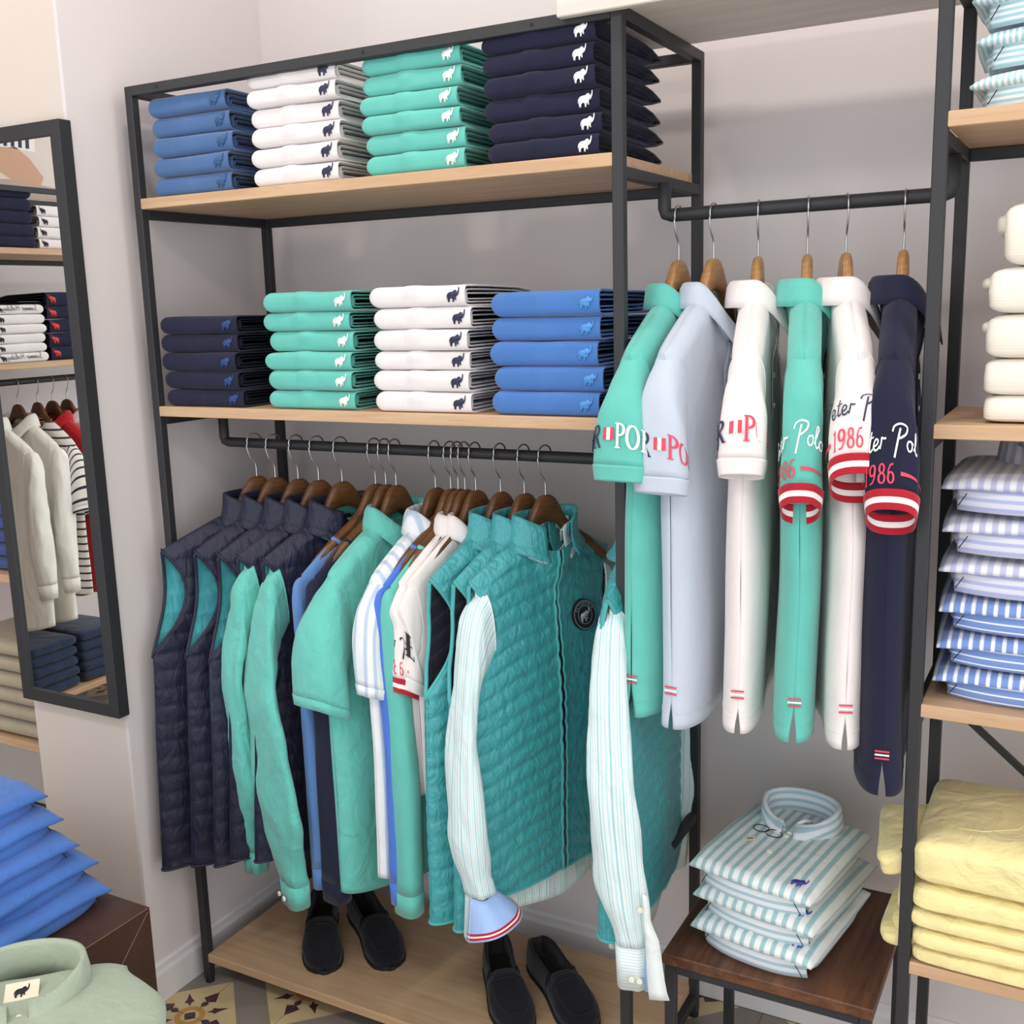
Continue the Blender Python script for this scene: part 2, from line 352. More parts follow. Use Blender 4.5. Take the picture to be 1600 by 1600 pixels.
# ------------------------------------------------------------------ the room
YB = .5
def wallbox(name, *a, mat=WALL, label='', cat='wall'):
    return structure(box(name, *a, mat, None, 0), label, cat)
wallbox('wall_back', -2.15, 3.3, YB, YB+.1, 0, 3.0, label='pale greige painted wall behind the clothes racks')
wallbox('wall_left', -2.25, -2.15, -3.2, YB, 0, 3.0, label='pale side wall of the shop, seen only in the mirror')
ce = wallbox('ceiling', -2.25, 3.4, -3.2, YB+.1, 3.0, 3.1, mat=CEIL, label='flat white ceiling above the shop', cat='ceiling')
pil = bpy.data.objects.new('wall_pillar', None); COL.objects.link(pil); structure(pil, 'projecting wall pillar between two niches, mirror hung on its front', 'wall')
box('pillar_side', -.055, -.045, -.115, YB, 0, 3.0, WALL, pil, 0)
box('pillar_core', -.365, -.055, -.115, YB, 0, 3.0, WALLB, pil, 0)
def baseboard(name, P, label):
    """skirting with a small cap, swept along the plan polyline P (right-hand side is the room)"""
    prof = [(0, 0), (.013, 0), (.013, .072), (.009, .082), (.009, .094), (.004, .1), (0, .1)]
    V = []; F = []; n = len(prof)
    for k, p in enumerate(P):
        a = Vector(P[max(0, k-1)]); b = Vector(P[min(len(P)-1, k+1)]); p = Vector(p)
        d1 = (p-a).normalized() if k > 0 else (b-p).normalized(); d2 = (b-p).normalized() if k < len(P)-1 else d1
        n1 = Vector((d1.y, -d1.x)); n2 = Vector((d2.y, -d2.x)); nn = (n1+n2); nn = nn/max(.3, nn.dot(n1))
        for (o, z) in prof: V.append((p.x+nn.x*o, p.y+nn.y*o, z))
    for k in range(len(P)-1):
        for q in range(n-1): F.append((k*n+q, (k+1)*n+q, (k+1)*n+q+1, k*n+q+1))
    return structure(mk(name, V, F, TRIM, None, smooth=False), label, 'baseboard')
baseboard('baseboard_back', [(-.045, YB), (3.3, YB)], 'white moulded skirting along the back wall behind the shoe shelf')
baseboard('baseboard_left', [(-.365, YB), (-.365, -.115), (-.045, -.115), (-.045, YB-.013)], 'white moulded skirting wrapping the foot of the mirror pillar')

# floor: hydraulic tiles, 20 cm, laid so that the motifs meet at tile corners
CREAM = plain('tile_cream', '#cdb98f', .45, bump=.05, vary=.08); GREY = plain('tile_grey', '#8b837a', .45, bump=.05, vary=.14)
BROWN = plain('tile_brown', '#4b3337', .45, vary=.12); OCHRE = plain('tile_ochre', '#c08f4a', .45, vary=.1); GROUT = plain('tile_grout', '#6f675c', .9)
floor = structure(box('floor', -2.25, 3.4, -3.2, YB+.1, -.12, -.006, GROUT, None, 0), 'patterned floor of cream, grey and brown cement tiles', 'floor')
def make_tile(mirror):
    T = .2; g = .0006; V = []; F = []; M = []
    def add(pts, z, mat):
        pts = [(min(max(x, g), T-g), min(max(y, g), T-g)) for x, y in pts]
        if mirror: pts = [(T-x, y) for x, y in pts]
        b = len(V); V.extend((x, y, z) for x, y in pts)
        for t in geometry.tessellate_polygon([[Vector((x, y, 0)) for x, y in pts]]):
            t = tuple(b+k for k in t)
            v0, v1, v2 = (Vector(V[k]) for k in t)
            if (v1-v0).cross(v2-v0).z < 0: t = (t[0], t[2], t[1])
            F.append(t); M.append(mat)
    c = .146
    add([(0, 0), (c, 0), (0, c)], 0, 0); add([(T, T), (T-c, T), (T, T-c)], 0, 0)
    add([(c, 0), (T, 0), (T, T-c), (T-c, T), (0, T), (0, c)], 0, 1)
    for sx in (0, 1):                                   # a quarter of the motif in each cream corner
        def q(x, y): return (x, y) if not sx else (T-x, T-y)
        def P(pts, mat, z): add([q(x, y) for x, y in pts], z, mat)
        P([(r*cos(a), r*sin(a)) for r, a in [(.022, 0), (.022, pi/8), (.022, pi/4), (.022, 3*pi/8), (.022, pi/2), (.036, pi/2), (.036, 3*pi/8), (.036, pi/4), (.036, pi/8), (.036, 0)]], 3, .0003)
        P([(0, 0), (.016, 0), (.009, .009), (0, .016)], 2, .0003)
        for an in (0, 45, 90):
            ca, sa = cos(radians(an)), sin(radians(an))
            def R(pts): return [(x*ca-y*sa, x*sa+y*ca) for x, y in pts]
            L = 1.0 if an != 45 else .82
            P(R([(.036, 0), (.044, -.007), (.052, -.009), (.058, -.003), (.064, -.014), (.066, -.019), (.078, -.013), (.098*L, 0), (.078, .013), (.066, .019), (.064, .014), (.058, .003), (.052, .009), (.044, .007)]) if an != 45 else
              R([(.038, 0), (.050, -.004), (.056, -.012), (.066, -.006), (.09, 0), (.066, .006), (.056, .012), (.050, .004)]), 2, .0003 if an != 45 else .0004)
    b = len(V); V.extend([(g, g, -.0001), (T-g, g, -.0001), (T-g, T-g, -.0001), (g, T-g, -.0001), (g, g, -.006), (T-g, g, -.006), (T-g, T-g, -.006), (g, T-g, -.006)])
    for k in range(4): F.append((b+k, b+4+k, b+4+(k+1) % 4, b+(k+1) % 4)); M.append(1)
    me = bpy.data.meshes.new('tile'); me.from_pydata(V, [], F)
    for m in (CREAM, GREY, BROWN, OCHRE): me.materials.append(m)
    me.polygons.foreach_set('material_index', M); me.update(); return me
tiles = [make_tile(False), make_tile(True)]
cells = []
for i in range(-11, 15):
    for j in range(-14, 4):
        x, y = .065+.2*i, -.115+.2*j
        if y > YB-.02 or x < -2.15: continue
        if -.365 < x+.1 < -.045 and y+.1 > -.115: continue
        cells.append((hypot(x-1.0, y+.3), x, y, (i+j) % 2))
cells.sort()
for d, x, y, m in cells[:290]:
    o = bpy.data.objects.new('tile', tiles[m]); COL.objects.link(o); o.parent = floor; o.location = (x, y, 0)
rest = cells[290:]
V = []; F = []; M = []
for d, x, y, m in rest:
    b = len(V); V += [(v.co.x+x, v.co.y+y, v.co.z) for v in tiles[m].vertices]
    for p in tiles[m].polygons: F.append(tuple(b+k for k in p.vertices)); M.append(p.material_index)
if rest: tag(mk('tile_field', V, F, [CREAM, GREY, BROWN, OCHRE], floor, M, smooth=False), kind='stuff')

# ------------------------------------------------------------------ racks
PW = .02
def post(x, y, H, parent, name='post'):
    p = box(name, x, x+PW, y, y+PW, .012, H, METAL, parent, .0015)
    V, F = tube_geo([(x+PW/2, y+PW/2, 0), (x+PW/2, y+PW/2, .016)], .011, 12); mk('foot', V, F, SOLE, p, smooth=False)
    return p
def rack(name, label, x0, x1, D, H, shelves, y0=0, th=.022, top=True, group=None, low=None):
    t = thing(name, label, 'rack', (0, 0, 0), 0, group)
    for x in (x0, x1-PW):
        for y in (y0, y0+D-PW): post(x, y, H, t)
    if top:
        for y in (y0, y0+D-PW): box('crossbar', x0+PW, x1-PW, y, y+PW, H-PW, H, METAL, t, .0015)
        for x in (x0, x1-PW): box('crossbar', x, x+PW, y0+PW, y0+D-PW, H-PW, H, METAL, t, .0015)
    for z in shelves:
        bx = box('shelf_board', x0+PW*.9, x1-PW*.9, y0+.001, y0+D-.004, z-th, z, OAK, t, .0012)
        for x in (x0, x1-PW): box('crossbar', x+.001, x+PW-.001, y0+PW, y0+D-PW, z-th-PW, z-th, METAL, t, .0015)
        box('crossbar', x0+PW, x1-PW, y0+D-PW, y0+D-.002, z-th-PW, z-th, METAL, t, .0015)
    if low:
        for x in (x0, x1-PW): box('crossbar', x+.001, x+PW-.001, y0+PW, y0+D-PW, low-PW, low, METAL, t, .0015)
    return t
LA, DA, H = 1.134, .42, 2.1
Z1, Z2, Z0 = 1.871, 1.4256, .080
rackA = rack('shelving_rack', 'large black metal rack with oak shelves beside the mirror pillar', 0, LA, DA, H, [Z1, Z2, Z0], low=.51)
# oak boards also end flush over the right side bars
for x, z in ((.095, 2.09), (.97, 2.09), (.62, 2.09)):
    V, F = tube_geo([(x, -.0006, z), (x, .003, z)], .0035, 10); mk('screw_hole', V, F, SOLE, rackA, smooth=False)  # dark discs standing in for the small holes in the top bar
RZ = 1.327
def rail(name, pts, parent, r=.0125): return tube(name, pts, r, METAL, parent, 14)
def bent(a, b, c, d):   # U shaped rail: drop, run, drop with tight corners
    return [a, Vector(b)+(Vector(a)-Vector(b)).normalized()*.012, Vector(b)+(Vector(a)-Vector(b)).normalized()*.003+(Vector(c)-Vector(b)).normalized()*.003, Vector(b)+(Vector(c)-Vector(b)).normalized()*.012,
            Vector(c)+(Vector(b)-Vector(c)).normalized()*.012, Vector(c)+(Vector(d)-Vector(c)).normalized()*.003+(Vector(b)-Vector(c)).normalized()*.003, Vector(c)+(Vector(d)-Vector(c)).normalized()*.012, d]
RY = .17
rail('hanging_rail', bent((.045, RY, Z2-.022), (.045, RY, RZ), (LA-.011, RY, RZ), (LA-.011, RY, Z2-.022)), rackA, .0115)
RY2, RZ2 = .165, 1.7755
rr_ = tube('clothes_rail', bent((LA+.012, RY2, 1.833), (LA+.012, RY2, RZ2), (1.629, RY2, RZ2+.004), (1.629, RY2, 1.84)), .0118, METAL, None, 14)
tag(rr_, 'black round clothes rail between the two racks, holding six polo shirts', 'clothes rail')
XB, DB = 1.619, .305
B1, B2, B3, B4 = 1.882, 1.430, .983, .5285
rackB = rack('shelving_rack', 'narrow black metal rack with oak shelves at the right picture edge', XB, 2.62, DB, 2.1, [B1, B2, B3, B4], group=None)
beam('diagonal_brace', (1.66, DB-.01, .878), (2.1, DB-.01, .50), .012, METAL, rackB)
rackC = rack('shelving_rack', 'black metal rack with oak shelves half hidden left of the mirror', -1.62, -.40, .40, 2.1, [B1, B2, B3, B4])
# whitewashed header board lying on the rack tops
hb = thing('header_board', 'whitewashed wooden board lying across the tops of both racks', 'board', (1.888, .166, 2.1))
box('board', -.862, .862, -.166, .179, .0005, .07, PANELW, hb, .002); box('front_lip', -.862, .862, -.186, -.168, -.011, .07, PANELW, hb, .002)
# mirror on the pillar
mir = thing('wall_mirror', 'tall narrow wall mirror in a black frame on the pillar', 'mirror', (-.197, -.115, .735))
def mbox(n, x0, x1, z0, z1, y0, y1, mat): return box(n, x0+.197, x1+.197, y0+.115, y1+.115, z0-.735, z1-.735, mat, mir, .001)
mx0, mx1, mz0, mz1, fwid = -.360, -.036, .735, 2.022, .030
mbox('frame_side', mx0, mx0+fwid, mz0, mz1, -.146, -.115, METAL); mbox('frame_side', mx1-fwid, mx1, mz0, mz1, -.146, -.115, METAL)
mbox('frame_top', mx0+fwid, mx1-fwid, mz1-fwid, mz1, -.146, -.115, METAL); mbox('frame_bottom', mx0+fwid, mx1-fwid, mz0, mz0+fwid, -.146, -.115, METAL)
mbox('glass', mx0+fwid-.004, mx1-fwid+.004, mz0+fwid-.004, mz1-fwid+.004, -.140, -.120, MIRROR)

# walnut side table between the racks
tb = thing('side_table', 'low side table with walnut top and black metal legs between the racks', 'table', (1.392, .2, 0))
tx0, tx1, ty0, ty1, tz = -.192, .192, -.2, .2, .42
box('table_top', tx0, tx1, ty0, ty1, tz-.022, tz, WALNUT, tb, .002)
for x in (tx0+.004, tx1-.024):
    for y in (ty0+.004, ty1-.024): box('leg', x, x+.02, y, y+.02, 0, tz-.022, METAL, tb, .0015)
for y in (ty0+.006, ty1-.022): box('apron', tx0+.024, tx1-.024, y, y+.016, tz-.04, tz-.022, METAL, tb, .001)
for x in (tx0+.006, tx1-.022): box('apron', x, x+.016, ty0+.024, ty1-.024, tz-.04, tz-.022, METAL, tb, .001)

# brown display box and a lower one in front
bxo = thing('display_box', 'dark brown veneered display box under the blue shirt stack', 'display box', (-.1, -.85, 0))
box('body', -.40, .403, -.45, .446, 0, .496, DARKWOOD, bxo, .0015); box('top_panel', -.40, .403, -.45, .446, .4965, .5, DARKWOOD, bxo, .001)
tube('edge_wear', [(.4028, -.44, .4995), (.4028, .44, .4995)], .0008, plain('worn_edge', '#a98058', .5), bxo, 6)
tube('mitre_joint', [(.4032, .44, .493), (.4032, .20, .26)], .0005, plain('worn_edge', '#a98058', .5), bxo, 6)
b2 = thing('display_plinth', 'low dark plinth in the corner under the sage green shirt', 'display plinth', (.47, -.83, 0))
box('body', -.14, .14, -.14, .14, 0, .49, DARKWOOD, b2, .002); box('top_panel', -.15, .15, -.15, .15, .49, .505, DARKWOOD, b2, .002)

# ------------------------------------------------------------------ hangers
def hanger(label, loc, rz, wood_mat, group, hook=.098, half=.178):
    """origin at the top of the wooden body; the hook goes up and over the rail"""
    t = thing('wooden_hanger', label, 'hanger', loc, rz, group)
    top = [(0, 0), (.012, -.001), (.022, -.007), (.032, -.022), (.048, -.05), (.075, -.074), (.12, -.103), (.155, -.13), (half, -.150)]
    hgt = [(0, .056), (.012, .056), (.022, .053), (.032, .043), (.048, .030), (.075, .026), (.12, .026), (.155, .026), (half, .020)]
    thk = [(0, .0095), (.012, .0095), (.022, .0095), (.032, .0095), (.048, .0095), (.075, .010), (.12, .0115), (.155, .012), (half, .010)]
    V = []; F = []; n = 12; m = 48; ss = []
    for k in range(m+1):
        w = -1+2*k/m; s = half*spow(w, 1.25); ss.append(s); a = abs(s)
        def ip(T):
            for q in range(len(T)-1):
                if a <= T[q+1][0]+1e-9: return lerp(T[q][1], T[q+1][1], (a-T[q][0])/(T[q+1][0]-T[q][0]))
            return T[-1][1]
        z1 = ip(top); h = ip(hgt); th = ip(thk); fx = -.004*(a/half)**2
        e = .35 if k in (0, m) else 1
        for q in range(n):
            an = 2*pi*q/n; V.append((fx+th*e*spow(cos(an), .6), s, z1-h/2+h/2*e*spow(sin(an), .6)))
    for k in range(m):
        for q in range(n): F.append((k*n+q, k*n+(q+1) % n, (k+1)*n+(q+1) % n, (k+1)*n+q))
    F.append(tuple(range(n))); F.append(tuple(m*n+q for q in range(n-1, -1, -1)))
    mk('hanger_body', V, F, wood_mat, t)
    R = .0175; c = hook-R
    P = [(0, 0, -.01), (0, 0, .022), (0, -.004, .034), (0, -.013, .046), (0, -.019, c-.012)]
    for k in range(13):
        a = radians(195-k*17.5); P.append((0, R*cos(a), c+R*sin(a)))
    P2 = [crom(P, k/70) for k in range(71)]
    tube('hook', P2, .0017, CHROME, t, 8)
    return t

# ------------------------------------------------------------------ hanging garments
DEF = dict(sw=.205, nw=.066, zn=.068, zs=.155, za=.345, wa=.222, hw=.222, L=.83, t=.038, n0=.026, nd=.036, dip=.055, bdip=.0, pe=5, fold=.006, bend=0, seed=1, wr=.004, gap=0, inn=.008, innb=.008, slit=0, quilt=None,
           nu=44, nv=64, hemc=0, opening=0, lean=0, tail=0)
class Garment:
    def __init__(self, name, label, cat, loc, rz, group, **k):
        p = dict(DEF); p.update(k); self.__dict__.update(p); self.seed = float(self.seed)
        self.root = thing(name, label, cat, loc, rz, group)
    def E(self, z, side=1):
        if z <= self.zs: return self.sw
        if z < self.za:
            a = (z-self.zs)/(self.za-self.zs); return self.sw+(self.wa-self.sw)*a**2.2-(self.inn if side > 0 else self.innb)*sin(pi*min(1, a*1.05))**1 * (1-a*.3)
        a = (z-self.za)/(self.L-self.za); return self.wa+(self.hw-self.wa)*a
    def mid(self, s, z):
        r = sm(.04, .45, z-self.zs); S = self.seed
        m = self.fold*r*(sin(11*s+S*1.7)+.6*sin(25*s+S*2.9)+.5*sin(6*s+9*z+S))
        return m-self.bend*max(0, s)*sm(0, .1, z)+self.lean*z
    def top(self, s0, side):
        a = abs(s0)
        if a < self.nw:
            q = 1-(a/self.nw)**2; return self.zn+(self.dip if side > 0 else self.bdip)*q
        return self.zn+(self.zs-self.zn)*((a-self.nw)/(self.sw-self.nw))**1.12
    def pt(self, side, u, v, off=0, hq=True):
        s0 = u*self.sw; zt = self.top(s0, side); au = abs(u)
        L = self.L+self.hemc*(1-u*u)+(self.tail*(1-au**2) if side < 0 else 0)
        ze = self.zs+(self.L-self.zs)*v; z = zt+(L-zt)*v
        s = u*self.E(ze, side); dz = z-zt
        pe = lerp(16, self.pe, sm(self.zs+.05, self.zs+.25, z)) if not self.gap else self.pe
        prof = max(0, 1-au**pe)**.5
        T = self.n0+(self.t-self.n0)*sm(self.zs, self.zs+.28, z)
        n = T*prof*sqrt(min(1, max(0, dz)/.022))
        if abs(s0) < self.nw: n = max(n, self.nd*sqrt(max(0, 1-(s0/self.nw)**2))*(1-sm(0, .17, dz)))
        g = 0
        if self.gap and self.zs < ze < self.za:
            a = (ze-self.zs)/(self.za-self.zs); g = self.gap*min(1, sin(pi*a)*1.3)
        if self.slit and ze > self.L-.065: g = self.slit*sm(self.L-.065, self.L, ze)
        n += g*au**8
        w = self.wr*nz(s*9+self.seed*3, z*4.5, self.seed+side*3)*sm(0, .1, dz)
        q = self.quilt(s, z)*prof**.5*sm(0, .03, dz) if (self.quilt and hq) else 0
        s += .5*self.wr*nz(z*7, self.seed*5.1, s*3)*sm(.1, .4, dz)
        return Vector((side*(n+q-off)+self.mid(s, z)+w, s*(1-off*1.5), -z)), (s, z)
    def body(self, mat, lining=None, name='body', side_names=('front_panel', 'back_panel'), mats2=None):
        for side, nm in ((1, side_names[0]), (-1, side_names[1])):
            spans = [(-1, 1)]
            if self.opening and side > 0: spans = [(-1, -self.opening), (self.opening, 1)]
            V = []; F = []; UV = []
            for (a, b) in spans:
                nu = self.nu if len(spans) == 1 else self.nu//2+6
                def fn(i, j):
                    u = lerp(sin(lerp(-1, 1, i/nu)*pi/2), 0, 0)
                    u = lerp(a, b, (u+1)/2)
                    v = (j/self.nv)**1.2; return self.pt(side, u, v)
                v_, f_, u_ = grid(nu, self.nv, fn, flip=side > 0); bb = len(V)
                V += v_; UV += u_; F += [tuple(bb+k for k in f) for f in f_]
            mk(nm, V, F, mat, self.root, uv=UV, solid=.0016)
        if lining:
            V = []; F = []; UV = []
            for side in (1, -1):
                nv = 110; vmax = .62; nu = 40
                def fn(i, j):
                    u = sin(lerp(-1, 1, i/nu)*pi/2); return self.pt(side, u, .012+(vmax-.012)*(j/nv), .0045, True)
                v_, f_, u_ = grid(nu, nv, fn, flip=side < 0); bb = len(V)
                V += v_; UV += u_; F += [tuple(bb+k for k in f) for f in f_]
            mk('lining', V, F, lining, self.root, uv=UV)
    def binding(self, mat, r=.0042, sides=(-1, 1)):
        for sd in sides:
            P = []
            va = (self.za-self.zs)/(self.L-self.zs)
            for k in range(29): P.append(self.pt(1, sd, va*k/28*.998, 0, False)[0])
            for k in range(27, 0, -1): P.append(self.pt(-1, sd, va*k/28*.998, 0, False)[0])
            tube('armhole_binding', P, r, mat, self.root, 6, True)
    def hem_band(self, mat, r=.003):
        P = [self.pt(1, sin(lerp(-1, 1, k/40)*pi/2), 1)[0] for k in range(41)]+[self.pt(-1, sin(lerp(1, -1, k/40)*pi/2), 1)[0] for k in range(1, 40)]
        tube('hem_binding', P, r, mat, self.root, 6, True)
    def sleeve(self, sd, mat, slen=.25, out=.05, cw=.075, h0=.03, h1=.05, drop=.03, cuff=None, name='sleeve', fwd=0, wr=.004, long=False, nb=26, cuffname='cuff', seam=True, Opts=None, Ipts=None, pinch=0, uvoff=0):
        """tube from the armhole; ring angle 0 faces outwards (towards the aisle on the near side)"""
        sw, zs, za = self.sw, self.zs, self.za; total = slen
        O = Opts or [(sw-.016, zs-.003), (sw+.024, zs+.045), (sw+out*.85, zs+slen*.5), (sw+out, zs+slen)]
        if long: I = Ipts or [(sw-.03, za-.02), (sw-.03, za+.05), (sw+out-cw*1.1, zs+slen*.6), (sw+out-cw, zs+slen+drop)]
        else: I = Ipts or [(sw-.035, zs+min(.19, slen*.72)), (sw-.03, zs+min(.2, slen*.8)), (sw-.01, zs+slen*.9), (sw+out-cw, zs+slen+drop)]
        S_ = self.seed
        def R(phi, b, dz=0, grow=0):
            o = crom(O, b); i = crom(I, b)
            c, s_ = spow(cos(phi), .8), spow(sin(phi), .8)
            ms, mz = (o[0]+i[0])/2, (o[1]+i[1])/2; hs, hz = (o[0]-i[0])/2, (o[1]-i[1])/2
            h = lerp(h0, h1, min(1, b*1.25))*(1-pinch*sm(.75, 1, b))+grow
            s = ms+hs*c; z = mz+hz*c+dz
            w = wr*nz(phi*.9+S_*2, b*total*9, S_)*sm(.05, .3, b)+wr*.5*nz(phi*2.2, b*total*22, S_+5)*sm(.05, .3, b)
            n = (h+w)*s_+fwd*b*b
            return Vector((n+self.mid(sw*sd, min(z, zs+.25)), sd*(s+w*c), -z))
        nph = 32
        per = 2*pi*sqrt((h1**2+(cw/2)**2)/2)
        def fn(i, j):
            ph = 2*pi*i/nph+pi; b = j/nb; return R(ph, b), ((i/nph)*per+uvoff, b*total)
        V, F, UV = grid(nph, nb, fn, flip=sd < 0)
        sl = mk(name, V, F, mat, self.root, uv=UV, solid=.0018)
        if seam:
            for b0 in (.012,):
                P = [R(2*pi*k/40, b0, 0, .0005) for k in range(40)]; tube('shoulder_seam', P, .0012, mat, sl, 5, True)
        if cuff:                                            # rows of (length, material)
            z0 = 0; ms = []; V = []; F = []; MI = []; UV = []; rows = [0]
            for ln, m in cuff:
                if m not in ms: ms.append(m)
                z0 += ln; rows.append(z0)
            for j, zz in enumerate(rows):
                for i in range(nph):
                    V.append(R(2*pi*i/nph+pi, 1, zz, .002-.004*zz/rows[-1])); UV.append((i/nph*per, zz))
            for j, (ln, m) in enumerate(cuff):
                for i in range(nph):
                    a = j*nph+i; b = j*nph+(i+1) % nph; c = (j+1)*nph+(i+1) % nph; d = (j+1)*nph+i
                    F.append((a, b, c, d) if sd > 0 else (a, d, c, b)); MI.append(ms.index(m))
            mk(cuffname, V, F, ms, sl, MI, uv=UV, solid=.002)
        # arc length table for lettering near the cuff
        def mapper(b0, phi0):
            n = 240; tab = [0.]; prev = R(-pi, b0)
            for k in range(1, n+1):
                q = R(-pi+2*pi*k/n, b0); tab.append(tab[-1]+(q-prev).length); prev = q
            def inv(l):
                lo, hi = 0, n
                while hi-lo > 1:
                    m = (lo+hi)//2
                    if tab[m] <= l: lo = m
                    else: hi = m
                return -pi+2*pi*(lo+(l-tab[lo])/max(1e-9, tab[hi]-tab[lo]))/n
            k0 = (phi0+pi)/(2*pi)*n; l0 = lerp(tab[int(k0)], tab[min(n, int(k0)+1)], k0-int(k0))
            def f(x, y):
                l = (l0+x) % tab[-1]; ph = inv(l); b = b0-y/total
                p = R(ph, b); e1 = R(ph+.03, b)-R(ph-.03, b); e2 = R(ph, b+.01)-R(ph, b-.01)
                nn = e1.cross(e2).normalized()
                ctr = (R(0, b)+R(pi, b))/2
                if nn.dot(p-ctr) < 0: nn = -nn
                return p+nn*.0030
            return f
        return sl, R, mapper
    def collar(self, mat, stand=.026, fall=.045, gapa=.22, point=1.35, flare=.0, name='collar', rmat=None):
        nd, nw = self.nd*1.02, self.nw*1.02
        prof = [(0, -.006), (.001, stand*.5), (.002, stand*.92), (.006, stand), (.010, stand*.93), (.015, stand*.6), (.018+flare, stand-fall*.7), (.020+flare*1.6, stand-fall)] if fall else \
               [(.022, -.022), (.010, -.008), (.005, stand*.15), (.003, stand*.5), (.002, stand*.8), (.001, stand), (-.002, stand*1.01), (-.005, stand*.96), (-.005, stand*.3)]
        n = 56
        def fn(i, j):
            ph = gapa+(2*pi-2*gapa)*i/n; c, s = cos(ph), sin(ph)
            zb = self.zn+(self.dip*c*c if c > 0 else self.bdip*c*c)
            d = Vector((c/nd, s/nw, 0)).normalized()
            o, up = prof[j]
            if fall:
                f = sm(1.25, gapa, ph if ph < pi else 2*pi-ph)
                if up < stand*.9 and j > 3: up = stand-(stand-up)*(1+(point-1)*f); o = o*(1+.5*f)
                yy = -.012*f*(j-3)/4 if j > 3 else 0
            else: yy = 0; f = 0
            x = nd*c+d.x*o; y = nw*s+d.y*o-(yy if s > 0 else -yy)*(-1)
            z = zb-up-(0 if not fall else 0)
            return Vector((x+self.mid(y, z)+self.fold*0, y, -z)), (y, z)
        V, F, UV = grid(n, len(prof)-1, fn)
        return mk(name, V, F, mat, self.root, uv=UV, solid=.002, soff=0)
    def front_fn(self, lift=.0022):
        """map (s,z) on the front panel to a point just above it"""
        def f(s, z):
            best = None
            u = s/self.E(max(z, self.zs)); u = max(-.98, min(.98, u))
            zt = self.top(u*self.sw, 1); v = (z-zt)/(self.L-zt)
            p = self.pt(1, u, max(0, v), 0)[0]; return p+Vector((lift, 0, 0))
        return f
    def placket(self, mat, length=.16, w=.032, nb=3, bmat=None):
        f = self.front_fn(.0012); z0 = self.zn+self.dip+.004
        V, F, UV = grid(4, 14, lambda i, j: (f(-w/2+w*i/4, z0+length*j/14), (w*i/4, length*j/14)), flip=True)
        p = mk('placket', V, F, mat, self.root, uv=UV, solid=.0012, soff=1)
        for k in range(nb):
            c = f(0, z0+length*(k+.5)/nb)+Vector((.003, 0, 0)); vv, ff = tube_geo([c-Vector((.001, 0, 0)), c+Vector((.001, 0, 0))], .005, 10); mk('button', vv, ff, bmat or BUTTON, p, smooth=False)
        return p
    def hem_line(self, mat, up=.028):
        v = 1-up/(self.L-self.zs)
        for sd in (1, -1):
            P = [self.pt(sd, sin(lerp(-.93, .93, k/40)*pi/2), v)[0] for k in range(41)]; tube('hem_stitch', P, .0009, mat, self.root, 4)

def make_polo(name, label, loc, rz, group, mat, script=None, cuffrows=None, text=None, tmat=None, tmat2=None, slits=True, seed=1, phi0=-.6, slv={}, ribcol=None, cat='polo shirt', **k):
    g = Garment(name, label, cat, loc, rz, group, slit=.006 if slits else 0, seed=seed, **k)
    g.body(mat); g.collar(ribcol or mat); g.placket(mat); g.hem_line(mat)
    rows = cuffrows or [(.004, mat), (.02, mat), (.003, mat)]
    kw = dict(slen=.235, out=.045, cw=.055, h0=.029, h1=.046, drop=.035, cuff=rows); kw.update(slv)
    sl, R, mp = g.sleeve(-1, mat, **kw); k2 = dict(kw); g.sleeve(1, mat, **k2)
    if text == 'serif':
        f = mp(.90, phi0); h = .0265
        s1, x = layout('PETER', SERIF, h); s1 = [([(a-x-.004, b) for a, b in p], w) for p, w in s1]
        print_on('sleeve_print', s1, f, T_NAVY, sl)
        fl = .0068
        for q in (0, 2): print_on('sleeve_print', [rectstroke(q*fl, (q+1)*fl, .008, .021)], f, T_RED, sl)
        print_on('sleeve_print', [rectstroke(fl, 2*fl, .008, .021)], f, T_WHITE, sl)
        s2, _ = layout('POLO', SERIF, h, 3*fl+.003); print_on('sleeve_print', s2, f, tmat, sl)
    if text == 'script':
        f = mp(1-.036/kw['slen']-.005, phi0); s1, x = layout('Peter Polo', SCRIPT, .026, 0, .0, .02)
        s1 = [([(a-x*.62, b-.0*a) for a, b in p], w) for p, w in s1]; print_on('sleeve_print', s1, f, tmat, sl)
        s2, x2 = layout('1986', SERIF, .019, 0, 0, .04); s2 = [([(a-x*.42, b-.032) for a, b in p], w) for p, w in s2]; print_on('sleeve_print', s2, f, tmat2, sl)
        for a_, b_ in ((x2-x*.42+.006, x2-x*.42+.06), (-x*.42-.006, -x*.42-.05)): print_on('sleeve_print', [([(a_, -.022), (b_, -.024)], [.004, .0006])], f, T_RED, sl)
    if text == 'E':
        f = mp(.84, phi0); s1, x = layout('E', SERIF, .036); print_on('sleeve_print', s1, f, T_BLACK, sl)
    if slits:
        for sd in (-1,):
            va = 1-.07/(g.L-g.zs)
            c = g.pt(1, sd, va)[0]; c = Vector((c.x, c.y-.0015, c.z))
            for q, m in enumerate((T_RED, T_WHITE, T_RED)): box('vent_stitch', c.x-.011, c.x+.011, c.y-.0012, c.y+.0006, c.z+.006-.006*q-.0012, c.z+.006-.006*q+.0012, m, g.root, 0)
    return g

